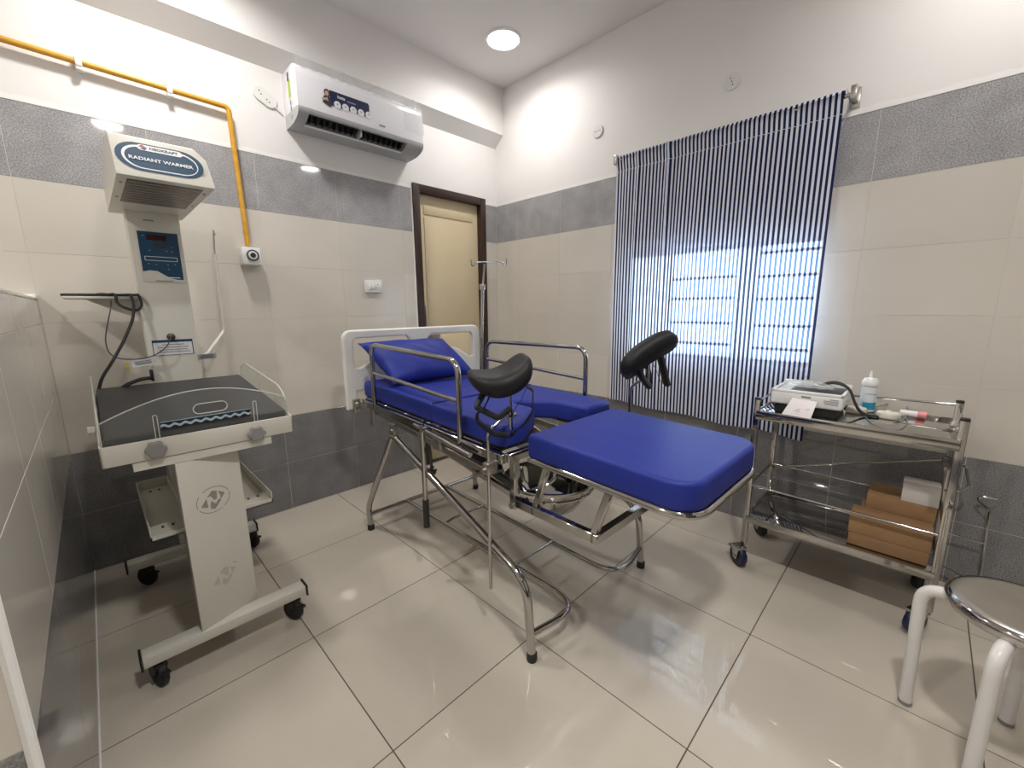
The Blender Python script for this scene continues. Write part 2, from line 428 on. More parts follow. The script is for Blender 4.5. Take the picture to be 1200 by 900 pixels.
# rough white plaster line along the top of the granite band
def plaster(name, fn, L):
    n = int(L/.03); o = [fn(i/n) for i in range(n+1)]; b = B()
    top = [.022+random.uniform(-.004, .005) for _ in o]
    for i in range(n):
        for (p, q_, h0, h1) in ((o[i], o[i+1], top[i], top[i+1]),):
            b.quad([p, q_, q_+Vector((0, 0, h1)), p+Vector((0, 0, h0))])
    return struct(b.make(name, 'plaster'), 'rough white plaster line along the top of the granite band')
plaster('trim_2', lambda t: Vector((-.829-(3.92)*t, -.0015, 2.0995)), 3.1)
plaster('trim_3', lambda t: Vector((-.0015, -.0-4.2*t, 2.0995)), 4.2)
plaster('trim_4', lambda t: Vector((-.129+.129*t, -.0015, 2.0995)), .13)
b = B().tube([(-.833, .004, 0), (-.833, .004, 2.145)], .008, sides=6); struct(b.make('trim_5', 'plaster'), 'rough white plaster edge beside the door frame')
b = B().tube([(-.125, .004, 0), (-.125, .004, 2.145)], .007, sides=6); struct(b.make('trim_6', 'plaster'), 'rough white plaster edge beside the door frame')

# half-height tiled partition at the left
PX0, PX1, PY, PZ = -2.872, -2.736, -1.86, 1.312
wp = struct(B().box((PX0, PY+.0012, 0), (PX1-.0012, -.002, PZ-.012)).make('wall_partition', 'wall_grout', origin=(PX1, 0, 0)), 'low tiled partition at the left edge')
yp = [-.001, -.17, -.57, -.97, -1.369, PY]
for a1, a0 in zip(yp, yp[1:]):
    for b0, b1, m in ROWS[:5]:
        tile(wp, (PX1-TH, a0, b0), (PX1, a1, min(b1, PZ-.012)), m)
for b0, b1, m in ROWS[:5]: tile(wp, (PX0, PY, b0), (PX1-.008, PY+TH, min(b1, PZ-.012)), m)
B().box((PX0, PY, PZ-.012), (PX1, -.002, PZ), .002).make('coping', 'cream_tile', wp)
B().tube([(PX1-.005, PY+.004, 0), (PX1-.005, PY+.004, PZ-.012)], .0085, sides=8).make('corner_trim', 'plaster', wp)
B().tube([(PX1, -.003, .001), (PX1, PY, .001)], .003, sides=6).make('base_sealant', 'plaster', wp)
B().box((PX1-.035, -.09, PZ-.006), (PX1+.004, -.002, PZ+.012), .003).make('plaster_cap', 'plaster', wp)

# door
dr = struct(root('door_1', (-.479, .05, 0)), 'cream panelled door in a dark brown frame')
B().box((-.829, -.014, 0), (-.772, .10, 2.14), .004).make('door_frame', 'brown_wood', dr)
B().box((-.186, -.014, 0), (-.129, .10, 2.14), .004).make('door_frame', 'brown_wood', dr)
B().box((-.772, -.014, 2.083), (-.186, .10, 2.14), .004).make('door_frame', 'brown_wood', dr)
lf = B().box((-.772, .035, .008), (-.186, .075, 2.083), .002).make('door_leaf', 'cream_door', dr)
for z0, z1 in ((1.945, 2.01), (1.07, 1.925), (.13, 1.04)):
    B().box((-.716, .029, z0), (-.242, .04, z1), .003).make('door_panel', 'cream_door', dr)
bolt = B().box((-.762, .015, 1.13), (-.735, .035, 1.235), .003).tube([(-.7485, .012, 1.09), (-.7485, .012, 1.27)], .005).make('door_bolt', 'steel_dull', dr)
hb = B().box((-.755, .01, 1.02), (-.62, .034, 1.065), .004).tube([(-.75, .0, 1.045), (-.64, .0, 1.045)], .008).make('door_latch', 'steel_dull', dr)
struct(B().box((-.772, .075, 0), (-.186, .15, 2.083)).make('door_2', 'brown_wood'), 'dark void behind the closed door')
struct(B().box((XL-.15, .15, -.12), (.15, .2, ZC)).make('wall_outer', 'paint'), 'outer face of the back wall')

# window behind the curtain: frame, mullions, obscured panes, grille bars
wn = struct(root('window_1', (.05, (WIN[0]+WIN[1])/2, WIN[2])), 'window behind the striped curtain')
fr = B(); t = .03
fr.box((.05, WIN[0], WIN[2]), (.10, WIN[1], WIN[2]+t)).box((.05, WIN[0], WIN[3]-t), (.10, WIN[1], WIN[3]))
fr.box((.05, WIN[0], WIN[2]), (.10, WIN[0]+.02, WIN[3])).box((.05, WIN[1]-t, WIN[2]), (.10, WIN[1], WIN[3]))
fr.make('window_frame', 'window_frame', wn)
mp = B().box((.06, -2.045, WIN[2]+t), (.09, -1.945, WIN[3]-t)).make('mullion', 'frosted_glass_double', wn)
B().box((.055, -1.56, WIN[2]+t), (.085, -1.545, WIN[3]-t)).make('mullion', 'window_frame', wn)
B().box((.075, WIN[0]+.02, WIN[2]+t), (.079, -2.045, WIN[3]-t)).make('pane', 'frosted_glass', wn)
B().box((.075, -1.945, WIN[2]+t), (.079, -1.56, WIN[3]-t)).make('pane', 'frosted_glass', wn)
B().box((.065, -1.545, WIN[2]+t), (.069, WIN[1]-t, WIN[3]-t)).make('pane', 'frosted_glass_double', wn)
for z in (1.015, 1.14, 1.285, 1.405, 1.53):
    B().box((.03, WIN[0]+.02, z-.008), (.045, -2.06, z+.008), .002, 1).make('grille_bar', 'window_frame', wn)
    if z < 1.5: B().box((.03, -1.94, z+.002), (.045, -1.56, z+.018), .002, 1).make('grille_bar', 'window_frame', wn)

# recessed ceiling downlights (one in view, three lighting the rest of the room, one added as fill)
def downlight(x, y, k, label, g='ceiling downlights'):
    r = root('ceiling_light', (x, y, ZC), label, 'ceiling light', g)
    B().lathe([(.118, 0), (.116, -.008), (.104, -.012), (.100, -.006), (.100, 0)], (x, y, ZC), 48, cap=False).make('trim_ring', 'lamp_rim', r)
    B().cyl((x, y, ZC-.007), .100, .005, sides=48).make('diffuser', 'lamp_glow', r)
    ld = bpy.data.lights.new('lamp_light', 'AREA'); ld.shape = 'DISK'; ld.size = .19; ld.energy = LAMP_W*k; ld.color = (1.0, .97, .93); ld.spread = math.radians(155)
    lo = bpy.data.objects.new('lamp_light', ld); COL.objects.link(lo); lo.parent = r; lo.location = (0, 0, -.013)
downlight(-.44, -.56, .52, 'glowing round downlight in the ceiling by the room corner')
downlight(-2.22, -.56, 1.15, 'round ceiling downlight above the radiant warmer')
downlight(-2.22, -2.93, 2.2, 'round ceiling downlight above the viewer')
downlight(-.40, -2.93, .5, 'round ceiling downlight above the stool')
downlight(-4.0, -1.6, 2.3, 'added fill lamp beyond the low partition, out of view')  # added fill lamp, no known source there; evens out the wall light

# ================================================================ DELIVERY BED
bed = root('delivery_bed', (-1.235, -1.25, 0), 'stainless steel delivery bed with bright blue mattress and side rails', 'hospital bed', rz=math.radians(-1.1))
XN, XF = -1.617, -.842            # leg lines
zt = lambda y: .835+.03*(y+1.25)  # top of the mattress: the deck slopes gently down to the foot
MT = .086
# legs, one tube each, with black rubber feet
for x in (XN, XF):
    lg = B().tube([(x, -.622, .012), (x, -.606, .13), (x, -.945, .632), (x, -.985, .632)], .016, .05, 14).make('leg', 'steel', bed)
    B().lathe([(.0175, 0), (.019, .004), (.019, .03), (.0175, .032)], (x, -.622, 0), 16).make('rubber_foot', 'black_rubber', lg)
    lg = B().tube([(x, -.965, .632), (x, -.985, .628), (x, -1.865, .30), (x, -1.892, .012)], .016, .09, 14, n=10).make('leg', 'steel', bed)
    B().lathe([(.0175, 0), (.019, .004), (.019, .03), (.0175, .032)], (x, -1.892, 0), 16).make('rubber_foot', 'black_rubber', lg)
    B().box((x-.012, -.985, .625), (x+.012, -.945, .70), .003).cyl((x-.018, -.965, .665), .009, .036, 'x').make('leg_bracket', 'steel_dull', bed)
# floor-level tubes
B().tube([(XN, -.632, .10), (XF, -.632, .10)], .0125).make('stretcher', 'steel', bed)
B().tube([(-1.385, -.632, .10), (-1.37, -1.925, .10), (XN, -1.885, .10)], .0125, .15, n=10).make('stretcher', 'steel', bed)
B().tube([(-1.095, -.632, .10), (-1.11, -1.935, .10), (XF, -1.885, .10)], .0125, .15, n=10).make('stretcher', 'steel', bed)
B().tube([(-1.378, -1.555, .105), (-1.105, -1.555, .105)], .008).make('tie_rod', 'steel', bed)
B().tube([(-1.382, -1.03, .105), (-1.33, -1.03, .115), (-1.15, -1.03, .115), (-1.1, -1.03, .105)], .008, .02).make('tie_rod', 'steel', bed)
# deck frame: angle rails along both sides, cross bars
def deck(y, d=0.0): return zt(y)-MT-d
for x in (-1.595, -.875):
    B().sq((x, -.60, deck(-.60, .021)), (x, -1.735, deck(-1.735, .021)), .026, .036).make('side_rail', 'steel', bed)
    xi = x+.05 if x < -1.2 else x-.05
    B().sq((xi, -.62, deck(-.62, .075)), (xi, -1.60, deck(-1.60, .13)), .024, .03).make('lower_rail', 'steel_dull', bed)
for y in (-.61, -1.735):
    B().sq((-1.582, y, deck(y, .02)), (-.888, y, deck(y, .02)), .026, .034).make('cross_bar', 'steel', bed)
for y in (-.80, -1.0, -1.2, -1.38):
    B().sq((-1.582, y, deck(y, .012)), (-.888, y, deck(y, .012)), .03, .012).make('slat', 'steel_dull', bed)
B().box((-1.578, -.66, deck(-.6, .15)), (-1.566, -.625, deck(-.6, .0)), .002).make('bracket', 'steel_dull', bed)
B().box((-1.578, -1.30, deck(-1.25, .12)), (-1.562, -1.24, deck(-1.25, .0)), .002).make('bracket', 'steel_dull', bed)
# height mechanism below the deck
mech = B().box((-1.50, -1.52, .55), (-1.40, -1.42, .655), .012).make('actuator', 'black', bed)
B().box((-1.50, -1.30, .585), (-1.44, -1.22, .69), .01).make('actuator_mount', 'black', bed)
B().tube([(-1.46, -1.26, .62), (-1.46, -1.66, .535)], .017).make('actuator_rod', 'dark_steel', bed)
B().tube([(-1.47, -.92, .615), (-1.47, -1.66, .505)], .015).make('inner_tube', 'steel_dull', bed)
B().tube([(-1.0, -.92, .615), (-1.0, -1.66, .505)], .015).make('inner_tube', 'steel_dull', bed)
B().tube([(-1.58, -1.55, .60), (-1.44, -1.56, .575)], .009).cyl((-1.585, -1.55, .60), .014, .02, 'x').make('crank', 'steel_dull', bed)
kn = B()
for k in range(5):
    a = k*1.2566; kn.tube([(-1.42, -.98, .40), (-1.42+.028*math.cos(a), -.98, .40+.028*math.sin(a))], .006, sides=8)
kn.cyl((-1.42, -1.0, .40), .014, .04, 'y').tube([(-1.42, -.98, .40), (-1.43, -.98, .60)], .008).make('hand_wheel', 'dark_steel', bed)
# near-side folding lever with a black grip
B().tube([(-1.632, -1.25, .755), (-1.632, -1.25, .27)], .0115).make('lever', 'steel', bed)
B().tube([(-1.632, -1.25, .405), (-1.632, -1.25, .272)], .0145, sides=16).make('lever_grip', 'black_rubber', bed)
B().tube([(-1.632, -1.19, .742), (-1.632, -1.585, .70)], .010).cyl((-1.645, -1.27, .738), .011, .03, 'x').make('lever_bar', 'steel', bed)
# side rails
def siderail(x, ya, yb, z0, zb, zm, h0):
    B().tube([(x, ya, h0), (x, ya, z0), (x, yb, zb), (x, yb, h0-.03)], .0118, .065, 14, n=8).make('guard_rail', 'steel', bed)
    B().tube([(x, ya, zm), (x, yb, zm-.04)], .0095).make('guard_bar', 'steel', bed)
siderail(-1.602, -.75, -1.485, 1.072, 1.05, .928, .735)
siderail(-.865, -.80, -1.555, 1.045, 1.052, .935, .735)
# head board: moulded white panel with two openings
hy = -.53
def hb_outline():
    w0, w1, z0, z1, r = -1.662, -.715, .70, 1.138, .05
    pts = [(w0, z0), (w0+.055, z0), (w0+.06, .80), (w0+.14, .80), (w1-.14, .80), (w1-.06, .80), (w1-.055, z0), (w1, z0)]
    for k in range(7): a = math.radians(90*k/6); pts.append((w1-r+r*math.cos(a), z1-r+r*math.sin(a)))
    for k in range(7): a = math.radians(90+90*k/6); pts.append((w0+r+r*math.cos(a), z1-r+r*math.sin(a)))
    return pts
def hb_hole(x0, x1):
    zt_, s = 1.092, 1 if x0 < -1.2 else -1
    a, c = (x0, x1) if s > 0 else (x1, x0)      # a = outer edge, c = inner edge
    q = [(a, .935), (a, zt_-.02), (a+s*.02, zt_), (c-s*.02, zt_), (c, zt_-.02), (c, 1.06), (c-s*.03, 1.035), (c-s*.12, 1.02), (a+s*.12, .985), (a+s*.06, .945), (a+s*.03, .93)]
    return q
M = frame((0, hy, 0), (1, 0, 0), (0, 0, 1))
hb_ = B().mesh(curve_mesh(hb_outline(), [hb_hole(-1.605, -1.255), hb_hole(-1.125, -.77)], .036, .010, 3), M).make('headboard', 'abs_white', bed)
B().cyl((-1.62, -.60, .735), .013, .05, 'y').cyl((-1.62, -.61, .70), .011, .05, 'y').box((-1.64, -.575, .685), (-1.60, -.548, .76), .004).make('headboard_clamp', 'steel_dull', bed)
# sheet-metal deck under the mattress
dk = B().box((-1.565, -1.235, 0), (-.925, -.57, .006)); 
for v in dk.bm.verts: v.co.z += zt(v.co.y)-MT-.009
dk.make('deck_panel', 'dark_steel', bed)
for x0_, x1_ in ((-1.565, -1.30), (-1.10, -.925)):
    dk = B().box((x0_, -1.69, 0), (x1_, -1.245, .006))
    for v in dk.bm.verts: v.co.z += zt(v.co.y)-MT-.009
    dk.make('deck_panel', 'dark_steel', bed)
# mattress sections
def cushion(poly, ya, yb, z_off=0.0, th=MT, bev=.016):
    me = curve_mesh(poly, (), th, bev, 3)
    b = B().mesh(me)
    for v in b.bm.verts: v.co.z += zt(v.co.y)-th/2+z_off
    return b
def rr(x0, x1, y0, y1, rads):
    out = []
    for (cx, cy, qx, qy, a0), r in zip(((x1, y1, 1, 1, 0), (x0, y1, -1, 1, 90), (x0, y0, -1, -1, 180), (x1, y0, 1, -1, 270)), rads):
        for k in range(7):
            a = math.radians(a0+15*k); out.append((cx-qx*r+r*math.cos(a), cy-qy*r+r*math.sin(a)))
    return out
cushion(rr(-1.575, -.915, -1.24, -.555, (.03, .03, .006, .006)), 0, 0).make('mattress', 'blue_vinyl', bed)
seat = [(-.915, -1.243), (-1.575, -1.243), (-1.575, -1.66), (-1.568, -1.69), (-1.55, -1.705), (-1.50, -1.71), (-1.45, -1.70), (-1.29, -1.60), (-1.275, -1.57), (-1.277, -1.47), (-1.262, -1.445), (-1.235, -1.45), (-1.13, -1.56), (-1.115, -1.585), (-1.105, -1.72), (-1.095, -1.74), (-1.07, -1.745), (-.945, -1.745), (-.92, -1.735), (-.915, -1.71)]
cushion(seat, 0, 0).make('seat_mattress', 'blue_vinyl', bed)
# foot section on its own pull-out frame
fc = cushion(rr(-1.528, -.972, -2.385, -1.785, (.012, .012, .085, .085)), 0, 0, -.014, .088, .014)
fc.make('foot_cushion', 'blue_vinyl', bed)
zf = lambda y: zt(y)-.014-.088
B().tube([(-1.52, -1.79, zf(-1.79)-.008), (-1.52, -2.385, zf(-2.385)-.008), (-.98, -2.385, zf(-2.385)-.008), (-.98, -1.79, zf(-1.79)-.008)], .0125, .10, n=10).make('foot_frame', 'steel', bed)
B().box((-1.51, -2.37, zf(-2.37)-.006), (-.99, -1.8, zf(-2.37)+.004)).make('foot_plate', 'dark_steel', bed)
for x in (-1.50, -.985):
    B().sq((x, -1.69, .70), (x, -1.69, .475), .03, .03, (0, 1, 0)).make('slide_post', 'steel', bed)
    B().sq((x, -1.69, .505), (x, -2.07, .505), .028, .034).make('slide_tube', 'steel', bed)
    B().sq((x, -2.06, .51), (x, -2.12, zf(-2.12)-.012), .026, .018, (1, 0, 0)).make('strut', 'steel', bed)
    B().sq((x, -1.80, .51), (x, -1.86, zf(-1.86)-.012), .026, .018, (1, 0, 0)).make('strut', 'steel', bed)
B().sq((-1.514, -2.07, .505), (-.971, -2.07, .505), .028, .034).make('slide_tube', 'steel', bed)
B().cyl((-1.522, -1.69, .49), .012, .044, 'x').make('bolt', 'steel_dull', bed)
# basin holder under the cut-out
ring = B(); BC = Vector((-1.265, -1.66, .515))
ring.tube([BC+Vector((.192*math.cos(a), .192*math.sin(a), -.018)) for a in [2*math.pi*k/40 for k in range(40)]], .006, closed=True, sides=8)
ring.tube([(-1.488, -1.71, .497), (-1.44, -1.70, .497)], .006).tube([(-.998, -1.71, .497), (-1.08, -1.70, .497)], .006)
ring.make('basin_holder', 'steel', bed)
# leg supports
def pad_mesh(L, Wd, T, sag):
    def fn(face):
        def f(u, v):
            s = (u-.5)*2; w = (v-.5)*2
            e = (1-abs(s)**6)**.5 if abs(s) < 1 else 0
            x = s*L/2; y = w*Wd/2*max(0, 1-abs(s)**5)**.5
            z0 = sag*(s*s)
            edge = (max(0, 1-abs(s)**5)*max(0, 1-abs(w)**4))**.5
            return (x, y, z0+face*T/2*edge)
        return f
    b = B(); b.grid(fn(1), 24, 12); b.grid(fn(-1), 24, 12)
    bmesh.ops.remove_doubles(b.bm, verts=b.bm.verts, dist=1e-5)
    return b
def ribbon(pts, w=.011, flat=.25): return B().tube(pts, w, .012, 8, flat=flat)
# near support
r1 = B().tube([(-1.632, -1.69, .19), (-1.632, -1.69, .815), (-1.545, -1.70, .868)], .0065, .03, 10).make('support_rod', 'steel', bed)
B().box((-1.648, -1.705, .655), (-1.598, -1.67, .70), .005).cyl((-1.66, -1.69, .675), .009, .03, 'x').make('rod_clamp', 'steel_dull', r1)
B().cyl((-1.528, -1.70, .805), .0095, .08).cyl((-1.528, -1.70, .885), .006, .06).cyl((-1.552, -1.70, .858), .008, .05, 'x').make('swivel_joint', 'steel', r1)
C = P(592, 443, 'y', -1.70)
pd = pad_mesh(.235, .165, .085, .052)
pd.xf(Matrix.Translation(C+Vector((0, 0, -.012))) @ Matrix.Rotation(math.radians(-24), 4, 'Z') @ Matrix.Rotation(math.radians(-15), 4, 'Y') @ Matrix.Rotation(math.radians(10), 4, 'X'))
pad = pd.make('leg_support', 'black_leather', bed, smooth=60)
S = lambda *q: [P(u, v, 'y', yy) for u, v, yy in q]
ribbon(S((571, 460, -1.69), (562, 477, -1.70), (588, 490, -1.74), (602, 478, -1.74))).make('strap', 'black_leather', pad)
ribbon(S((580, 460, -1.74), (571, 480, -1.74), (563, 484, -1.72), (564, 494, -1.72), (582, 508, -1.72), (600, 510, -1.71))).make('strap', 'black_leather', pad)
ribbon(S((619, 452, -1.66), (627, 457, -1.66), (626, 483, -1.68), (615, 500, -1.70), (602, 510, -1.71)), .013).make('strap', 'black_leather', pad)
ribbon(S((620, 454, -1.72), (614, 468, -1.72), (606, 480, -1.72), (603, 490, -1.71)), .006).make('strap', 'black_leather', pad)
# far support
r2 = B().tube([(-.842, -1.795, .55), (-.842, -1.795, .882), (-.85, -1.862, .93), (-.85, -1.885, .93)], .0065, .03, 10).make('support_rod', 'steel', bed)
B().cyl((-.855, -1.885, .90), .009, .07).cyl((-.855, -1.885, .97), .006, .05).make('swivel_joint', 'steel', r2)
B().box((-.86, -1.81, .64), (-.825, -1.775, .69), .004).box((-.90, -1.80, .655), (-.85, -1.72, .675), .003).make('rod_clamp', 'steel_dull', r2)
C = P(757, 413, 'y', -1.885)
pd = pad_mesh(.29, .165, .085, -.022)
ex = (P(785, 396, 'y', -1.94)-P(727, 436, 'y', -1.80)).normalized()
nrm_ = CU*.85-CR*.55+_f*.42; pd.xf(frame(C, ex, nrm_.cross(ex)))
pad = pd.make('leg_support', 'black_leather', bed, smooth=60)
ribbon(S((746, 425, -1.86), (751, 440, -1.87), (760, 452, -1.89)), .030, .5).make('strap', 'black_leather', pad)
ribbon(S((750, 425, -1.86), (760, 432, -1.88), (763, 448, -1.89)), .013, .6).make('strap', 'black_leather', pad)
ribbon(S((772, 412, -1.90), (776, 430, -1.90), (780, 448, -1.90)), .034, .5).make('strap', 'black_leather', pad)
ribbon(S((760, 418, -1.88), (768, 432, -1.89), (773, 446, -1.90)), .005).make('strap', 'black_leather', pad)

# pillow
def pillow():
    w, h, T = .60, .37, .15
    def f(sg):
        def g(u, v):
            a, c = (u-.5)*2, (v-.5)*2
            px = a*w/2*(1-.06*(1-c*c)); py = c*h/2*(1-.09*(1-a*a))
            t = max(0, (1-a*a)*(1-c*c))**.42
            wr = .004*math.sin(9*a+4*c)*t
            return (px, py, sg*T/2*t+wr)
        return g
    b = B(); b.grid(f(1), 28, 20); b.grid(f(-1), 28, 20)
    bmesh.ops.remove_doubles(b.bm, verts=b.bm.verts, dist=1e-5); return b
TL, TR, BL, BR = P(417, 402, 'y', -.60), P(519, 397, 'y', -.61), P(462, 450, 'z', zt(-.85)+.015), P(558, 438, 'z', zt(-.85)+.02)
pl = pillow(); cx = (TL+TR+BL+BR)/4
ux = ((TR+BR)-(TL+BL))/2; uy = ((TL+TR)-(BL+BR))/2
print('pillow', TL, TR, BL, BR, ux.length, uy.length)
n_ = ux.normalized().cross(uy.normalized()).normalized()
Mp = Matrix(((ux.x/.60, uy.x/.37, n_.x, cx.x), (ux.y/.60, uy.y/.37, n_.y, cx.y), (ux.z/.60, uy.z/.37, n_.z, cx.z), (0, 0, 0, 1)))
pl.xf(Mp)
tag(pl.make('pillow', 'blue_vinyl', smooth=70), 'bright blue vinyl pillow leaning against the white headboard', 'pillow')

# basin
bs = B().lathe([(.001, -.135), (.085, -.135), (.125, -.11), (.165, -.055), (.178, -.008), (.182, 0), (.198, .002), (.203, .006), (.203, .010), (.196, .009), (.180, .006), (.172, -.01), (.158, -.058), (.120, -.106), (.08, -.130), (.001, -.130)], BC, 48, cap=False)
tag(bs.make('basin', 'steel_mirror'), 'round stainless steel basin hung under the delivery bed', 'basin')

# drip stand plugged into the far head corner of the bed
iv = root('iv_pole', (-.885, -.775, .62), 'thin steel drip pole with two top hooks by the door', 'iv pole')
B().tube([(-.893, -.775, .62), (-.852, -.775, 1.385)], .0105).make('outer_tube', 'steel', iv)
B().tube([(-.852, -.775, 1.38), (-.832, -.775, 1.515)], .0055).make('inner_rod', 'steel', iv)
B().box((-.868, -.79, 1.36), (-.838, -.76, 1.395), .004).tube([(-.86, -.79, 1.378), (-.885, -.815, 1.385)], .006).make('clamp_knob', 'steel_dull', iv)
B().tube([(-.940, -.775, 1.535), (-.935, -.775, 1.498), (-.918, -.775, 1.500), (-.908, -.775, 1.522), (-.70, -.775, 1.538), (-.672, -.775, 1.535), (-.667, -.775, 1.515), (-.648, -.775, 1.515), (-.645, -.775, 1.56)], .0045, .008, 8).make('hook_bar', 'steel', iv)

# ================================================================ RADIANT WARMER
wm = root('radiant_warmer', (-2.36, -.68, 0), 'white infant radiant warmer on castors with tilted black cot', 'radiant warmer')
def caster(parent, c, r, w, rot, tire, hubm, fork, brake=True):
    """swivel castor: c = contact point on the floor"""
    c = Vector(c); R = Matrix.Translation(c) @ Matrix.Rotation(rot, 4, 'Z')
    st = B(); st.box((-w*.75, -r*.55, r*1.75), (w*.75, r*.55, r*2.05), .003)
    for s in (-1, 1):
        st.prism([(-r*.6, r*1.85), (r*.5, r*1.85), (r*.30, r*.75), (-r*.05, r*.75)], 'yz', s*w*.62, s*w*.74)
    st.cyl((-w*.85, r*.0, r), r*.14, w*1.7, 'x', 12)
    if brake: st.box((-w*.5, -r*1.25, r*1.35), (w*.5, -r*.45, r*1.55), .003)
    cs = st.xf(R).make('castor', fork, parent)
    b = B().lathe([(r*.55, -w/2), (r*.9, -w/2), (r, -w*.3), (r, w*.3), (r*.9, w/2), (r*.55, w/2)], (0, 0, 0), 28, 'x', Matrix.Translation((0, 0, r)))
    b.xf(R).make('wheel', tire, cs)
    b = B().lathe([(r*.56, -w*.4), (r*.56, w*.4)], (0, 0, 0), 20, 'x', Matrix.Translation((0, 0, r)))
    b.xf(R).make('wheel_hub', hubm, cs)
for y, nm in ((-1.045, 0), (-.325, 1)):
    b0 = B().box((-2.618, y-.030, .098), (-2.112, y+.030, .136), .004).make('base_beam', 'white_coat', wm)
    for x, s in ((-2.618, -1), (-2.112, 1)):
        B().box((x, y-.033, .094), (x+s*.007, y+.033, .140), .002).make('end_cap', 'black', b0)
B().box((-2.40, -1.02, .105), (-2.31, -.35, .132), .003).make('base_spine', 'white_coat', wm)
for x, y, a in ((-2.583, -1.045, .35), (-2.158, -1.045, .5), (-2.558, -.325, .7), (-2.135, -.325, .6)):
    caster(wm, (x, y, 0), .043, .024, a, 'black_rubber', 'dark_steel', 'black')
# pedestal
ped = B().prism([(-2.457, -1.072), (-2.267, -1.0), (-2.25, -.77), (-2.44, -.77)], 'xy', .134, .757, .003).make('pedestal', 'white_coat', wm)
pu = Vector((.19, .072, 0)).normalized(); pn = Vector((.072, -.19, 0)).normalized()
def ped_logo(u, v, m, wear):
    o = Vector((-2.457, -1.072, 0)) + pu*.0; t = P(u, v, 'y', -1.035); k = (t.x+2.457)/pu.x
    c = Vector((-2.457, -1.072, t.z)) + pu*k
    M = frame(c+pn*.0006, pu, (0, 0, 1)); b = B()
    n = 40
    for i in range(n):
        if wear and not (i in (4, 5)): continue
        if not wear and i in (1, 14, 15, 22, 33): continue
        a0, a1 = 2*math.pi*i/n, 2*math.pi*(i+1)/n
        b.quad([(.056*math.cos(a0), .047*math.sin(a0), 0), (.056*math.cos(a1), .047*math.sin(a1), 0), (.0535*math.cos(a1), .0445*math.sin(a1), 0), (.0535*math.cos(a0), .0445*math.sin(a0), 0)])
    b.xf(M).make('logo_ring', 'logo_grey', ped)
    for poly in ([(-.043, -.012), (-.022, .012), (-.02, -.022)], [(-.020, .014), (-.002, .034), (.014, .027), (.012, .0), (.003, -.004), (-.008, .016)],
                 [(-.012, -.018), (-.008, -.002), (.006, -.018), (.016, -.004), (.024, -.012), (.002, -.036), (-.012, -.030)], [(.018, .026), (.040, .010), (.020, -.012), (.024, .004)]):
        B().quad([(x, y, 0) for x, y in poly]).xf(M).make('logo_block', m, ped)
ped_logo(250, 585, 'logo_grey', False); ped_logo(264, 674, 'logo_faint', True)
# side storage trays
def stray(x0, x1, y0, y1, z, nm):
    t = .0035; b = B(); h = .045
    b.box((x0, y0, z), (x1, y1, z+t)).box((x0, y0, z), (x0+t, y1, z+h)).box((x1-t, y0, z), (x1, y1, z+h)).box((x0, y0, z), (x1, y0+t, z+.018)).box((x0, y1-t, z), (x1, y1, z+h))
    o = b.make('storage_tray', 'white_coat', wm)
    for k in range(2):
        for yy in (y0+.09, y1-.06):
            cx = (x0+.04+.035*k) if x0 > -2.36 else (x1-.07+.03*k)
            B().box((cx, yy, z+t), (cx+.008, yy+.02, z+t+.0008)).make('slot', 'print_dark', o)
stray(-2.542, -2.435, -.94, -.36, .464, 'l'); stray(-2.262, -2.152, -.905, -.36, .464, 'r')
B().box((-2.45, -.80, .449), (-2.24, -.70, .466)).make('tray_bracket', 'white_coat', wm)
# column
col = B().box((-2.425, -.32, .13), (-2.245, -.225, 1.70), .006).make('column', 'white_coat', wm)
# sliding cassette tray below the cot
t = B(); t.box((-2.555, -1.055, .758), (-2.168, -1.047, .786)).box((-2.555, -1.05, .758), (-2.547, -.42, .786)).box((-2.176, -1.05, .758), (-2.168, -.42, .786)).box((-2.55, -1.05, .757), (-2.172, -.42, .763))
t.make('cassette_tray', 'white_coat', wm)
B().box((-2.43, -.98, .70), (-2.30, -.55, .758), .004).make('tilt_box', 'white_coat', wm)
# cot: built flat, tilted head-up about its front edge
YC, ZCT, ANG = -1.06, .788, math.radians(5.6)
TC = Matrix.Translation((0, YC, ZCT)) @ Matrix.Rotation(ANG, 4, 'X') @ Matrix.Translation((0, -YC, -ZCT))
x0, x1, yf, yb = -2.622, -2.092, -1.06, -.36
b = B(); t = .006; z0, z1 = ZCT, ZCT+.066
b.box((x0, yf, z0), (x1, yf+t, z1), .002).box((x0, yf, z0), (x0+t, yb, z1), .002).box((x1-t, yf, z0), (x1, yb, z1), .002).box((x0, yb-t, z0), (x1, yb, z1), .002).box((x0+.002, yf+.002, z0), (x1-.002, yb-.002, z0+.005))
cot = b.xf(TC).make('cot_tray', 'white_coat', wm)
B().box((x0+.014, yf+.018, z0+.006), (x1-.014, yb-.01, z1+.021), .007, 3).xf(TC).make('cot_mattress', 'grey_vinyl', wm)
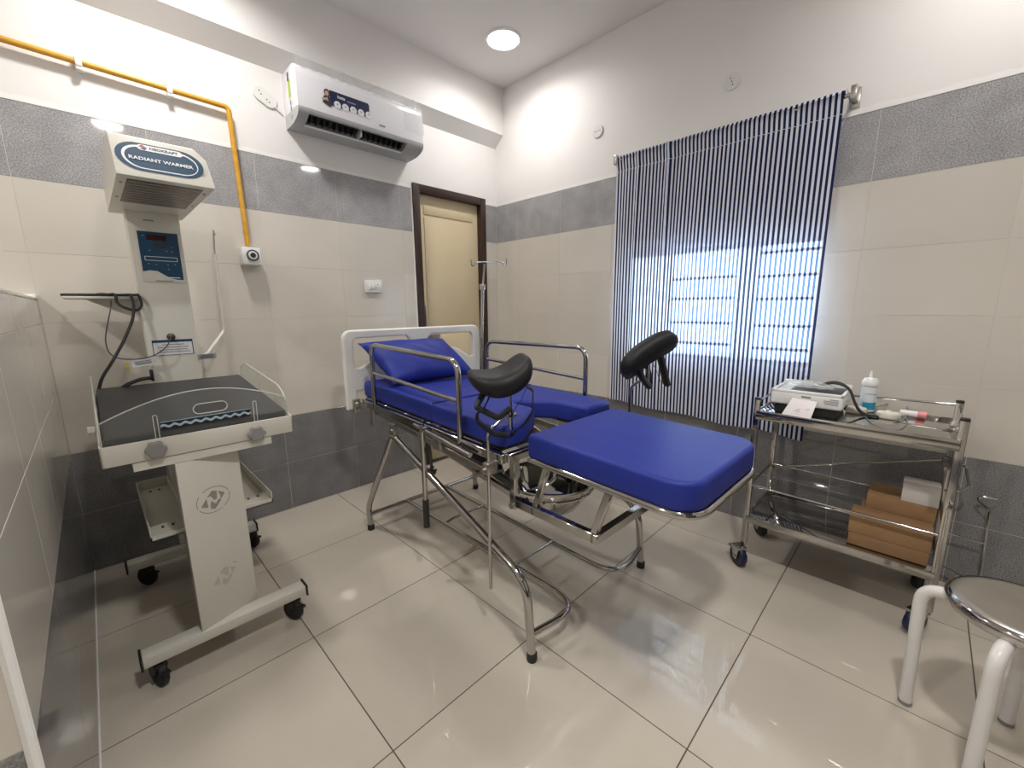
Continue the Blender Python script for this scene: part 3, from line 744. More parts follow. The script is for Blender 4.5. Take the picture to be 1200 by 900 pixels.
# clear acrylic guards
arc = []
N = 24
for k in range(N+1):
    s = k/N; arc.append((x0+.012+(x1-x0-.024)*s, z1+.035+.105*math.sin(math.pi*(.10+.80*s))**.9))
Mf = frame((0, yf+.011, 0), (1, 0, 0), (0, 0, 1))
hole = oval(-2.34, z1+.075, .095, .034, 16)
outer = [(x0+.012, z1-.02), *[(x, z) for x, z in arc], (x1-.012, z1-.02)]
ga = B().mesh(curve_mesh(outer, [hole], .004), Mf).xf(TC).make('front_guard', 'acrylic', wm)
B().tube([(x, yf+.011, z) for x, z in arc], .0022, sides=6).xf(TC).make('guard_edge', 'acrylic_edge', ga)
B().tube([(x, yf+.009, z) for x, z in hole], .0017, sides=6, closed=True).xf(TC).make('grip_edge', 'acrylic_edge', ga)
for x in (-2.487, -2.212):
    B().tube([(x-.004, yf+.006, z1-.01), (x-.004, yf+.006, z1+.075), (x+.006, yf+.006, z1+.075), (x+.006, yf+.006, z1-.01)], .0014, .004, 6).xf(TC).make('guard_slot', 'acrylic_edge', ga)
# wave print on the guard
b = B(); b2 = B(); n = 60
for i in range(n):
    xa, xb = -2.475+.25*i/n, -2.475+.25*(i+1)/n
    f = lambda x: z1+.035+.0035*math.sin((x+2.475)/.25*2*math.pi*9)
    b.quad([(xa, yf+.0085, f(xa)-.004), (xb, yf+.0085, f(xb)-.004), (xb, yf+.0085, f(xb)+.004), (xa, yf+.0085, f(xa)+.004)])
b.xf(TC).make('wave_print', 'wave_blue', ga)
B().box((-2.475, yf+.0082, z1+.0475), (-2.225, yf+.0088, z1+.0495)).xf(TC).make('print_line', 'wave_blue', ga)
B().box((-2.475, yf+.0090, z1+.022), (-2.225, yf+.0094, z1+.050)).xf(TC).make('print_band', 'print_dark', ga)
for x, s in ((x0+.008, 1), (x1-.010, -1)):
    q = [(yf+.02, z1-.02), (yf+.02, z1+.06), (yf+.10, z1+.098), (yb-.12, z1+.098), (yb-.03, z1+.06), (yb-.03, z1-.02)]
    sg = B().mesh(curve_mesh(q, (), .004), frame((x, 0, 0), (0, 1, 0), (0, 0, 1))).xf(TC).make('side_guard', 'acrylic', wm)
    B().tube([(x, yy, zz) for yy, zz in q], .0022, .02, 6).xf(TC).make('guard_edge', 'acrylic_edge', sg)
    for yy in (yf+.16, yf+.38): B().tube([(x, yy, z1), (x, yy, z1+.085)], .0018, sides=6).xf(TC).make('guard_slot', 'acrylic_edge', sg)
def knob(c, ax, r=.026, m='grey_plastic'):
    b = B(); n = 48; d = .022
    prof = [(r*(1+.09*math.cos(6*2*math.pi*k/n))*math.cos(2*math.pi*k/n), r*(1+.09*math.cos(6*2*math.pi*k/n))*math.sin(2*math.pi*k/n)) for k in range(n)]
    me = curve_mesh(prof, (), d, .004, 2)
    M = frame(c, (1, 0, 0), (0, 0, 1)) if ax == 'y' else frame(c, (0, 1, 0), (0, 0, 1))
    return b.mesh(me, M)
for u, v in ((183, 527), (301, 508)):
    c = P(u, v, 'y', yf-.012); knob(c, 'y').make('knob', 'grey_plastic', wm)
knob((x0-.012, -.78, .85), 'x', .016).make('knob', 'white_coat', wm)
# heater head
hx0, hx1, hz = -2.470, -2.218, 1.668
yF = -.93
hd = B()
prof = [(-.20, hz), (yF, hz), (yF+.005, hz+.012), (-.845, 1.806), (-.80, 1.822), (-.20, 1.822)]
me = bmesh.new()
def ring_(x, dz): return [me.verts.new((x, y, min(z, 1.822-dz) if z > 1.75 else z)) for y, z in prof]
A, Bq, Cq, D = ring_(hx0, .0), ring_(hx0+.004, 0), ring_(hx1-.03, 0), ring_(hx1, .045)
for R0, R1 in ((A, Bq), (Bq, Cq), (Cq, D)):
    for k in range(len(prof)): me.faces.new((R0[k], R0[(k+1) % len(prof)], R1[(k+1) % len(prof)], R1[k]))
me.faces.new(A[::-1]); me.faces.new(D); hd._merge(me)
head = hd.make('heater_head', 'white_coat', wm, smooth=25)
# underside: heater window with screws
B().box((hx0+.026, yF+.05, hz-.0015), (hx1-.026, yF+.44, hz+.004)).make('heater_grille', 'heater', head)
for k in range(9):
    y = yF+.075+.042*k; B().tube([(hx0+.03, y, hz-.002), (hx1-.03, y, hz-.002)], .0015, sides=6).make('grille_wire', 'steel_dull', head)
for x in (hx0+.014, hx1-.014):
    for y in (yF+.11, yF+.36): B().cyl((x, y, hz-.002), .004, .003, sides=10).make('screw', 'dark_steel', head)
# front label on the sloping face
n_f = Vector((0, -.126, .08)).normalized(); up_f = Vector((0, .08, .126)).normalized()
fc_ = Vector(((hx0+hx1)/2-.006, (yF+.005-.845)/2, (hz+.012+1.806)/2))
Mh = frame(fc_+n_f*.0008, (1, 0, 0), up_f)
def flat(outline, m, parent, lift, nm, M, holes=()):
    return B().mesh(curve_mesh(outline, holes, .0004), M @ Matrix.Translation((0, 0, lift))).make(nm, m, parent)
lb = flat(oval(0, -.005, .226, .118, 32), 'teal_print', head, .0004, 'label', Mh)
flat(oval(0, -.006, .196, .098, 32), 'print_white', lb, .0008, 'label_ring', Mh, [oval(.002, -.008, .186, .086, 32)])
flat(oval(.003, .036, .118, .024, 16), 'print_white', lb, .0012, 'brand_plate', Mh)
B().mesh(text_mesh('RADIANT WARMER', .0188, .0003, .0005), Mh @ Matrix.Translation((.0, -.014, .0016))).make('lettering', 'print_white', lb)
B().mesh(text_mesh('NEOKRAFT', .0145, .0003, .0004), Mh @ Matrix.Translation((.012, .036, .0018))).make('lettering', 'print_dark', lb)
flat([(-.052, .038), (-.042, .048), (-.030, .036), (-.040, .036)], 'print_red', lb, .0016, 'brand_mark', Mh)
flat([(-.048, .033), (-.040, .036), (-.030, .036), (-.038, .025)], 'print_dark', lb, .0016, 'brand_mark', Mh)
B().box((-2.37, -.3215, 1.63), (-2.335, -.3195, 1.637)).make('name_strip', 'print_grey', col)
# control panel
Mc = frame((-2.329, -.3206, 1.487), (1, 0, 0), (0, 0, 1))
cp = B().mesh(curve_mesh(oval(0, 0, .148, .225, 8, .003), (), .003), Mc).make('control_panel', 'white_coat', col)
flat([(-.068, -.068), (-.045, -.062), (-.02, -.064), (0, -.078), (.02, -.092), (.045, -.099), (.068, -.099), (.068, .10), (-.068, .10)], 'teal_print', cp, .0018, 'panel_face', Mc)
flat(oval(-.007, .076, .066, .022, 8, .002), 'display_red', cp, .0024, 'display', Mc)
flat(oval(.002, .044, .046, .018, 8, .002), 'print_dark', cp, .0024, 'display', Mc)
flat(oval(-.002, .022, .02, .009, 8, .002), 'print_dark', cp, .0024, 'display', Mc)
flat(oval(0, -.012, .112, .018, 8, .002), 'print_white', cp, .0024, 'legend_frame', Mc, [oval(0, -.012, .108, .014, 8, .001)])
for i, (x, z) in enumerate([(-.05, .082), (-.035, .022), (.022, .022), (.042, .022), (.042, .04), (-.045, -.034), (-.02, -.036), (.02, -.036), (.045, -.034), (.02, -.055)]):
    flat(oval(x, z, .006, .004, 8), 'print_grey', cp, .0024, 'button', Mc)
flat(oval(.034, -.091, .045, .004, 8, .001), 'print_white', cp, .0024, 'legend_line', Mc)
flat(oval(.0, -.106, .062, .005, 8, .001), 'print_grey', cp, .0024, 'legend_line', Mc)
# instruction label, knob socket, tags
Ml = frame((-2.335, -.3206, 1.085), (1, 0, 0), (0, 0, 1))
il = B().mesh(curve_mesh(oval(0, 0, .145, .072, 8, .002), (), .001), Ml).make('instruction_label', 'print_white', col)
flat(oval(0, .031, .145, .011, 8, .001), 'teal_print', il, .001, 'label_bar', Ml)
for z, w in ((.015, .08), (.003, .11), (-.008, .10), (-.018, .12)): flat(oval(0, z, w, .004, 8, .001), 'print_grey', il, .001, 'text_line', Ml)
flat(oval(0, -.032, .14, .0025, 8, .001), 'print_dark', il, .001, 'label_bar', Ml)
for x in (-.071, .071): flat(oval(x, 0, .003, .066, 8, .001), 'print_dark', il, .001, 'label_bar', Ml)
B().lathe([(.001, 0), (.016, 0), (.015, -.010), (.006, -.014), (.001, -.014)], (-2.338, -.3205, 1.135), 20, 'y', cap=False).make('sensor_socket', 'dark_steel', col)
for (a, c, m, nm) in (((-2.448, -.345, 1.03), (.075, .028), 'print_white', 'caution_tag'), ((-2.216, -.33, 1.035), (.072, .026), 'print_grey', 'serial_plate')):
    Mt = frame(a, (1, .0, .12 if nm == 'caution_tag' else .03), (0, 0, 1))
    tg = B().mesh(curve_mesh(oval(0, 0, c[0], c[1], 8, .001), (), .001), Mt).make(nm, m, wm)
    for z in (-.006, .0, .006): flat(oval(0, z, c[0]*.75, .0025, 8, .0005), 'print_dark', tg, .001, 'text_line', Mt)
B().box((-2.505, -.345, 1.00), (-2.497, -.34, 1.035), .001).make('cable_tie', 'print_yellow', wm)
# accessory pole beside the column
B().tube([(-2.088, -.10, 1.535), (-2.093, -.10, 1.14), (-2.195, -.20, 1.035), (-2.215, -.22, 1.03)], .0085, .02).make('accessory_pole', 'white_coat', wm)
B().tube([(-2.215, -.22, 1.035), (-2.215, -.22, .86)], .009).make('pole_sleeve', 'white_coat', wm)
B().tube([(-2.088, -.10, 1.53), (-2.084, -.10, 1.60), (-2.080, -.10, 1.655)], .006, sides=8, flat=.5).tube([(-2.084, -.10, 1.615), (-2.072, -.10, 1.64)], .003, sides=8).make('pole_clip', 'steel_dull', wm)
# monitor shelf
B().box((-2.652, -.315, 1.302), (-2.42, -.10, 1.312), .002).make('monitor_shelf', 'white_coat', wm)
B().prism([(-2.592, 1.302), (-2.425, 1.302), (-2.425, 1.208)], 'xz', -.262, -.254).make('shelf_bracket', 'white_coat', wm)

# cables lying on the monitor shelf
SH = 1.312
cb = root('power_cable', (-2.55, -.25, SH), 'thick black cable coiled on the shelf and hanging to the cot', 'cable')
q = lambda u, v, y: P(u, v, 'y', y)
B().tube([(-2.655, -.27, SH+.006), (-2.60, -.30, SH+.006), (-2.50, -.31, SH+.006), (-2.43, -.325, SH+.006), q(162, 345, -.335), q(167, 357, -.34), q(162, 364, -.35), q(152, 363, -.35), q(136, 356, -.34), (-2.495, -.325, SH+.012), (-2.52, -.30, SH+.006), (-2.60, -.25, SH+.006)], .0055, .03, 8).make('loop', 'black_rubber', cb)
B().tube([(-2.62, -.22, SH+.006), (-2.52, -.26, SH+.006), (-2.45, -.30, SH+.008), q(153, 345, -.335), q(157, 356, -.35), q(156, 374, -.37), q(146, 398, -.42), q(131, 425, -.47), q(119, 443, -.50), q(116, 456, -.50)], .0055, .03, 8).make('drop', 'black_rubber', cb)
B().lathe([(.001, 0), (.022, 0), (.024, .004), (.018, .014), (.001, .016)], (-2.535, -.27, SH), 20, cap=False).make('plug', 'black', cb)
B().tube([q(176, 443, -.335), q(166, 444, -.36), q(150, 450, -.40), q(143, 455, -.40)], .008, .02, 8).make('mains_lead', 'black_rubber', cb)
B().box((-2.432, -.345, .945), (-2.420, -.318, .995), .003).make('mains_plug', 'black', cb)
sc_ = B().tube([q(130, 352, -.33), q(130, 360, -.36), q(126, 380, -.36), q(123, 397, -.36), q(126, 412, -.36), q(136, 420, -.36), q(152, 421.5, -.36), q(170, 420, -.36), q(185, 415, -.36), q(196, 406, -.355), (-2.338, -.336, 1.135)], .0022, .03, 8)
tag(sc_.make('sensor_cable', 'dark_steel'), 'thin grey sensor wire looping from the shelf to the round socket', 'cable')

# ================================================================ AIR CONDITIONER
ac = root('air_conditioner', (-1.247, 0, 2.27), 'white wall-mounted split air conditioner with blue sticker', 'air conditioner')
A0, A1 = -1.642, -.852
top = [(0, 2.335), (0, 2.55), (-.16, 2.55), (-.185, 2.543), (-.198, 2.525), (-.203, 2.50), (-.206, 2.332), (-.18, 2.335)]
bd = B().prism(top, 'yz', A0, A1, .004).make('body', 'ac_white', ac)
low = [(0, 2.336), (-.205, 2.331), (-.204, 2.315), (-.192, 2.297), (-.165, 2.282), (-.12, 2.270), (-.05, 2.266), (0, 2.266)]
slot = [(0, 2.336), (-.205, 2.331), (-.204, 2.318), (-.198, 2.309), (-.150, 2.318), (-.105, 2.302), (-.115, 2.272), (-.05, 2.266), (0, 2.266)]
h0, h1 = A0+.055, A1-.125
hs = B().prism(low, 'yz', A0, h0).prism(slot, 'yz', h0, h1).prism(low, 'yz', h1, A1)
hs.make('lower_housing', 'ac_grey', ac)
B().quad([(h0+.001, -.197, 2.3095), (h1-.001, -.197, 2.3095), (h1-.001, -.1495, 2.3175), (h0+.001, -.1495, 2.3175)]).quad([(h0+.001, -.150, 2.3178), (h1-.001, -.150, 2.3178), (h1-.001, -.1055, 2.3018), (h0+.001, -.1055, 2.3018)]).make('outlet_lining', 'black', ac)
for k in range(17):
    x = h0+.025+(h1-h0-.05)*k/16
    if k == 8: B().box((x-.004, -.19, 2.272), (x+.004, -.11, 2.318), .001).make('divider', 'ac_grey', ac); continue
    B().box((x-.0015, -.17, 2.284), (x+.0015, -.118, 2.318), M=Matrix.Translation((x, 0, 0)) @ Matrix.Rotation(.6, 4, 'Z') @ Matrix.Translation((-x, 0, 0)) if False else None).make('fin', 'dark_steel', ac)
B().tube([(h0, -.118, 2.272), (h1, -.118, 2.272)], .009, sides=10, flat=.4, up=(0, 1, -.3)).make('louvre', 'ac_white', ac)
# sticker on the front
Ms = frame((0, -.2065, 0), (1, 0, 0), (0, .018, 1)); Ms = frame((-1.38, -.2062, 2.432), (1, 0, 0), (0, .018, 1))
st_ = flat([(-.085, -.047), (.150, -.047), (.150, .022), (.142, .030), (-.085, .030)], 'navy_print', bd, .0004, 'sticker', Ms)
for k in range(5): flat(oval(-.045+.047*k, -.036, .040, .040, 20), 'print_white', st_, .0009+.0001*k, 'feature_icon', Ms)
for k in range(5): flat(oval(-.045+.047*k, -.032, .010, .010, 10), 'print_grey', st_, .0016, 'feature_dot', Ms)
flat(oval(-.100, .010, .034, .040, 16), 'print_dark', st_, .0012, 'figure_hair', Ms)
flat(oval(-.102, .008, .020, .026, 16), 'skin_print', st_, .0016, 'figure_face', Ms)
flat([(-.128, -.045), (-.085, -.060), (-.075, -.03), (-.090, -.005), (-.12, -.008)], 'print_dark', st_, .0010, 'figure_body', Ms)
flat([(-.135, -.025), (-.118, -.020), (-.10, -.012), (-.095, -.032), (-.108, -.028), (-.128, -.035)], 'skin_print', st_, .0014, 'figure_arm', Ms)
B().mesh(text_mesh('insta', .024, .0002, .0006), Ms @ Matrix.Translation((-.02, .008, .0012))).make('lettering', 'print_white', st_)
flat(oval(.04, .0, .05, .006, 8, .001), 'print_grey', st_, .0008, 'text_line', Ms)
Mb = frame((-1.15, -.2066, 2.362), (1, 0, 0), (0, .018, 1)); flat(oval(0, 0, .042, .012, 12, .004), 'print_grey', bd, .0004, 'badge', Mb)
# energy label on the left side
Me = frame((A0-.0006, -.10, 2.45), (0, -1, 0), (0, 0, 1))
flat(oval(0, -.005, .032, .085, 8, .003), 'print_lime', bd, .0004, 'energy_label', Me)
flat(oval(-.006, .055, .022, .045, 16), 'print_dark', bd, .0008, 'energy_dial', Me, [oval(.002, .062, .012, .030, 12)])
for z in (-.075, -.105, -.145): flat(oval(.004, z, .016, .022, 8, .002), 'print_grey', bd, .0006, 'side_label', Me)
# protective film left on the top edge and right end
flm = B().grid(lambda u, v: (A0+.01+(A1-A0-.0)*u, -.204+.012*v+.004*math.sin(u*40), 2.528+.030*v*(1+.9*math.sin(7*u*math.pi+.6))+.004*math.sin(u*97)), 80, 4)
flm.make('film_edge', 'film', ac)
f2 = B().grid(lambda u, v: (A1-.135+.14*u, -.2085-.003*random.random(), 2.535-.15*v), 14, 14); f2.make('film_patch', 'film', ac, smooth=180)

# ================================================================ WALL FITTINGS
gp = root('gas_pipe', (-1.93, 0, 1.60), 'yellow gas pipe running along the wall and down to an outlet', 'pipe')
B().tube([(XL+.01, -.03, 2.327), (-2.687, -.03, 2.308), (-1.93, -.03, 2.288), (-1.915, -.03, 1.60)], .0125, .022, 14).make('pipe_run', 'yellow_pipe', gp)
B().tube([(-1.9165, -.03, 1.66), (-1.9172, -.03, 1.675)], .0145, sides=14).make('pipe_joint', 'yellow_pipe', gp)
for x, z in ((-2.473, 2.302), (-2.169, 2.294), (-2.80, 2.311)):
    B().box((x-.011, -.045, z-.018), (x+.011, -.040, z+.018), .002).box((x-.011, -.042, z-.032), (x+.011, -.0005, z-.017), .002).box((x-.011, -.042, z+.017), (x+.011, -.0005, z+.032), .002).make('pipe_clip', 'white_plastic', gp)
ob = root('gas_outlet', (-1.913, 0, 1.50), 'white square gas outlet box at the end of the yellow pipe', 'gas outlet')
B().box((-1.958, -.075, 1.496), (-1.868, 0, 1.588), .005).make('outlet_box', 'white_plastic', ob)
B().lathe([(.027, 0), (.030, -.003), (.030, -.007), (.026, -.008), (.026, 0)], (-1.909, -.075, 1.545), 28, 'y', cap=False).make('outlet_ring', 'print_dark', ob)
B().lathe([(.001, -.010), (.020, -.010), (.022, -.007), (.022, 0), (.001, 0)], (-1.909, -.075, 1.545), 28, 'y', cap=False).make('outlet_collar', 'white_plastic', ob)
B().lathe([(.001, -.012), (.013, -.012), (.014, -.008), (.001, -.008)], (-1.909, -.075, 1.545), 24, 'y', cap=False).make('outlet_valve', 'black', ob)
# oval plate beside the air conditioner
Mv = frame((-1.741, -.004, 2.404), (1, 0, -.55), (.55, 0, 1))
pv = B().mesh(curve_mesh(oval(0, 0, .125, .075, 32), (), .010, .003, 2), Mv)
pv = tag(pv.make('blanking_plate', 'white_plastic'), 'small white oval cover plate beside the air conditioner', 'cover plate')
for x, y in ((-.035, .008), (-.02, -.002), (.012, -.006), (.028, -.01)): B().mesh(curve_mesh(oval(x, y, .007, .007, 8), (), .001), Mv @ Matrix.Translation((0, 0, .0052))).make('screw_hole', 'print_dark', pv)
B().tube([(-1.70, -.006, 2.372), (-1.665, -.006, 2.345)], .005, sides=8).make('cable_stub', 'white_plastic', pv)
# round plates above the window
for (y, z), lab in (((-1.015, 2.413), 'small white round cover plate left of the curtain top'), ((-1.853, 2.425), 'small white round cover plate above the curtain rod')):
    Mv = frame((-.004, y, z), (0, -1, 0), (0, 0, 1))
    pv = tag(B().mesh(curve_mesh(oval(0, 0, .082, .082, 32), (), .008, .003, 2), Mv).make('blanking_plate', 'white_plastic'), lab, 'cover plate', 'round cover plates')
    for k in range(3):
        x, yy = (-.018+.018*k, .0) if y > -1.5 else (-.006+.006*k, .016-.016*k)
        B().mesh(curve_mesh(oval(x, yy, .007, .007, 8), (), .001), Mv @ Matrix.Translation((0, 0, .0042))).make('screw_hole', 'print_dark', pv)
# switch board
sb = root('switch_board', (-1.178, 0, 1.36), 'white wall switch board with two switches and a socket', 'switch board')
B().box((-1.240, -.016, 1.360), (-1.116, 0, 1.442), .004).make('plate', 'white_plastic', sb)
for x in (-1.207, -1.187): B().box((x-.008, -.022, 1.385), (x+.008, -.014, 1.415), .002).make('switch', 'white_plastic', sb)
so = B().box((-1.172, -.0175, 1.378), (-1.130, -.015, 1.424), .001).make('socket', 'white_plastic', sb)
for x, z in ((-1.151, 1.413), (-1.160, 1.393), (-1.142, 1.393)): B().cyl((x, -.0183, z), .0035, .001, 'y', 10).make('pin_hole', 'print_dark', so)

# ================================================================ CURTAIN
CY0, CY1 = -1.205, -2.362
XR, ZR = -.062, 2.170
def cloth(u, v):
    y = CY0+(CY1-CY0)*u
    zt_c, zb = 2.187, .605-.045*u+.006*math.sin(u*17)
    z = zt_c+(zb-zt_c)*v
    amp = .35+.65*min(1, v*3)
    x = XR+amp*(.006*math.sin(u*23+1.0)+.004*math.sin(u*61+v*2))
    # two gathered pleats
    for uc, wd, a in ((.305-.012*v, .012, -.022*(1-.55*v)), (.135+.01*v, .010, -.012)):
        x += a*math.exp(-((u-uc)/wd)**2)
    if v < .05: x += -.014*math.cos(v/.05*math.pi/2)+(.0 if v else .0)
    x += -.012*math.sin(v*math.pi)*.6
    return (x, y+.010*math.sin(v*2.2+u)*(1-abs(2*u-1)), z)
cu_ = B().grid(cloth, 260, 60, uv='cloth')
cur = cu_.make('curtain', 'striped_cloth', smooth=180, recalc=False)
tag(cur, 'navy and white striped curtain hanging over the window', 'curtain')
# rod pocket: the cloth turned over the rod and sewn down
def pocket(u, v):
    y = CY0+(CY1-CY0)*u; a = math.pi*(.02+.96*v)
    return (XR-.002+.019*math.cos(a)*-1+.006*math.sin(u*23+1.)*.35, y, 2.178+.016*math.sin(a))
pk = B().grid(pocket, 260, 8, uv='cloth'); pk.make('rod_pocket', 'striped_cloth', cur, smooth=180, recalc=False)
st2 = B()
for k in range(53*2):
    u = (k+.2)/106; 
    if k % 2 == 0: continue
    x, y, z = cloth(u, .055); x2, y2, z2 = cloth(u+.006, .055)
    st2.tube([(x-.002, y, z), (x2-.002, y2, z2)], .0014, sides=5)
st2_o = st2.make('hem_stitching', 'print_white', cur); st2_o['kind'] = 'stuff'
# loose loop of cloth at the right end of the rod
B().grid(lambda u, v: (XR-.012+.02*math.sin(u*3.1), CY1-.006-.022*math.sin(u*math.pi)*(.6+.4*v)+.004*v, 2.195-.15*u+.012*v), 12, 4, uv='cloth').make('cloth_fold', 'striped_cloth', cur, smooth=180, recalc=False)
rd = root('curtain_rod', (XR, -1.79, ZR), 'steel curtain rod in wall brackets above the window', 'curtain rod')
B().tube([(XR, -1.19, ZR), (XR, -2.40, ZR)], .010).make('rod', 'steel', rd)
for y in (-1.20, -2.395):
    B().box((XR-.012, y-.010, ZR-.022), (-.0, y+.010, ZR-.012), .002).box((XR-.014, y-.012, ZR-.02), (XR+.014, y+.012, ZR+.035), .003).box((-.006, y-.018, ZR-.04), (0, y+.018, ZR+.045), .002).make('bracket', 'steel_dull', rd)

# ================================================================ INSTRUMENT TROLLEY
tr = root('instrument_trolley', (-.29, -2.565, 0), 'stainless steel instrument trolley with two shelves and castors', 'trolley')
TXN, TXF, TYL, TYR = -.492, -.115, -2.245, -2.885
PW = .024
ZS1, ZS0 = .778, .262
for x, y, zt_p, m in ((TXN, TYL, .832, 'steel'), (TXN, TYR, .852, 'steel'), (TXF, TYL, .832, 'steel'), (TXF, TYR, .852, 'steel')):
    po = B().box((x-PW/2, y-PW/2, .105), (x+PW/2, y+PW/2, zt_p), .002).make('post', m, tr)
    B().box((x-PW/2-.0005, y-PW/2-.0005, zt_p-.004), (x+PW/2+.0005, y+PW/2+.0005, zt_p+.008), .003).make('post_cap', 'black', po)
for (x, y), a in zip(((TXN, TYL), (TXN, TYR), (TXF, TYL), (TXF, TYR)), (.9, -.5, .7, .2)):
    caster(tr, (x-.012, y+(.03 if y < -2.5 else .015), 0), .05, .03, a+math.pi/2, 'black_rubber' if x > -.3 else 'wheel_blue', 'wheel_blue', 'steel')
def shelf(z, nm, lip):
    b = B().box((TXN-.012, TYR, z-.004), (TXF+.012, TYL, z), .001)
    o = b.make(nm, 'steel_mirror', tr)
    for a, c in (((TXN-.014, TYR, z-lip), (TXN-.004, TYL, z+.004)), ((TXF+.004, TYR, z-lip), (TXF+.014, TYL, z+.004)), ((TXN, TYL-.005, z-lip), (TXF, TYL+.005, z+.004)), ((TXN, TYR-.005, z-lip), (TXF, TYR+.005, z+.004))):
        B().box(a, c, .002).make('shelf_edge', 'steel', o)
shelf(ZS1, 'top_shelf', .038); shelf(ZS0, 'bottom_shelf', .030)
for x in (TXN, TXF): B().tube([(x, TYL, .418), (x, TYR, .412)], .0055).make('guard_bar', 'steel', tr)
for y in (TYL, TYR): B().tube([(TXN, y, .416), (TXF, y, .416)], .0055).make('guard_bar', 'steel', tr)
# gallery round the top shelf
B().tube([(TXF, TYL, .822), (TXF, TYR, .842)], .005).make('gallery_rail', 'steel', tr)
B().tube([(TXN, TYL, .822), (TXF, TYL, .822)], .005).tube([(TXN+.03, TYL, ZS1), (TXN+.03, TYL, .822)], .004).make('gallery_rail', 'steel', tr)
B().box((TXN, TYR-.004, ZS1+.002), (TXF, TYR+.004, .838), .002).make('gallery_plate', 'steel_mirror', tr)
# diagonal prop rod between the shelves
B().tube([P(907, 547, 'x', TXF), P(1108, 538, 'x', TXN+.02)], .0055).make('prop_rod', 'steel', tr)
B().box((TXN-.014, TYR+.014, .675), (TXN+.008, TYR+.038, .715), .005).cyl((TXN-.03, TYR+.026, .69), .008, .02, 'x').make('clamp', 'dark_steel', tr)
# push handle and wire holder on the right end
B().tube([(TXF, TYR-.01, .60), (TXF, TYR-.05, .59), (TXF, TYR-.07, .505), (TXF, TYR-.035, .47), (TXF-.05, TYR-.01, .46)], .0045, .012, 8).make('push_handle', 'steel', tr)
wh = B().tube([(-.06, TYR-.01, .262), (-.05, -3.035, .252)], .0045, sides=8).tube([(-.05, -3.045, .06), (-.05, -3.03, .398), (-.05, -2.992, .435), (-.05, -2.995, .452), (-.05, -3.045, .455)], .0048, .012, 8)
wh.tube([(-.05, -3.045, .062), (-.06, TYR-.01, .262-.15)], .0045, sides=8).make('wire_holder', 'steel', tr)

# fetal monitor with paper strip
MZ = ZS1-.752
mo = root('fetal_monitor', (-.31, -2.41, ZS1), 'white desktop fetal monitor under a clear bag on the trolley', 'monitor')
FL, FR = P(902, 456, 'z', .855), P(989, 466, 'z', .855)
mx0, mx1, my0, my1 = -.46, -.20, -2.545, -2.285
shell = B().box((mx0, my0, .792+MZ), (mx1, my1, .848+MZ), .010, 3).make('shell', 'white_plastic', mo)
B().box((mx0+.018, my0+.018, ZS1+.001), (mx1-.01, my1-.015, .795+MZ), .004).make('base', 'black', mo)
B().box((mx0+.02, my0+.015, .846+MZ), (mx1-.015, my1-.06, .8495+MZ), .001).make('screen', 'grey_vinyl', mo)
for a, c in (((mx0, my0, .845+MZ), (mx0+.016, my1, .858+MZ)), ((mx0, my0, .845+MZ), (mx1, my0+.012, .858+MZ)), ((mx0, my1-.012, .845+MZ), (mx1, my1, .858+MZ)), ((mx1-.012, my0, .845+MZ), (mx1, my1, .868+MZ))): B().box(a, c, .004).make('bezel', 'white_plastic', mo)
B().box((mx0-.001, -2.435, .83+MZ), (mx0+.002, -2.40, .838+MZ), .001).make('paper_slot', 'grey_plastic', mo)
for k, w in enumerate((.03, .05, .05, .045)): B().box((mx0-.0008, -2.53, .833+MZ-.007*k), (mx0+.001, -2.53+w, .8365+MZ-.007*k)).make('print_line', 'print_grey', mo)
strip = [Vector(p) for p in (P(929, 466, 'x', mx0-.002), P(958, 471, 'x', mx0-.002))]
def pap(u, v):
    a = strip[0].lerp(strip[1], u)
    b_ = P(916+34*u, 485+6*u, 'x', TXN-.018)
    q_ = a.lerp(b_, v); q_.x -= .006*math.sin(v*math.pi); return q_
pp = B().grid(pap, 6, 8).make('paper_strip', 'paper', mo)
for dx, dz in ((.35, .7), (.42, .62), (.75, .55), (.45, .75)):
    p0 = Vector(pap(dx, dz)); p1 = Vector(pap(dx+.08, dz-.1)); B().tube([p0+Vector((-.001, 0, 0)), p1+Vector((-.001, 0, 0))], .0006, sides=4).make('trace', 'print_dark', pp)
# clear bag crumpled on top
random.seed(3)
bgm = B().grid(lambda u, v: (mx0+.06+.16*v, my1-.012-.20*u, .860+MZ+.022*math.sin(u*math.pi)*math.sin(v*math.pi)+.010*random.random()), 12, 9)
tag(bgm.make('plastic_bag', 'plastic_bag', smooth=10), 'crumpled clear plastic bag lying on the fetal monitor', 'plastic bag')
# cables from the monitor
c1 = B()
for k in range(3):
    o = .008*k
    c1.tube([(mx0+.16-o, -2.43, .862+MZ+o*.3), (mx0+.15+o, -2.49, .888+MZ+o*.4), (mx0+.14+o, -2.545, .872+MZ), (mx0+.12+o, -2.575, .80+MZ), (mx0+.14+o*2, -2.60, ZS1+.007), (mx0+.17, -2.66+o, ZS1+.006)], .0042, .03, 8)
tag(c1.make('monitor_cable', 'black_rubber'), 'black cable bundle arching from the fetal monitor', 'cable')
def loop(pts, r): return B().tube([P(u, v, 'z', ZS1+.004+h) for u, v, h in pts], r, .03, 8)
c2 = loop([(1003, 482, 0), (1015, 480, .004), (1030, 476, .006), (1047, 472, .008), (1062, 474, .006), (1066, 483, .004), (1060, 490, .002), (1048, 494, 0)], .0025)
tag(c2.make('transducer_cable', 'grey_plastic'), 'grey looped transducer cable on the trolley top', 'cable')
c3 = loop([(1010, 484, 0), (1022, 496, 0), (1040, 503, 0), (1056, 503, 0), (1064, 496, 0), (1062, 489, 0)], .0018)
tag(c3.make('transducer_cable', 'grey_plastic'), 'thin grey cable loop near the trolley front edge', 'cable')
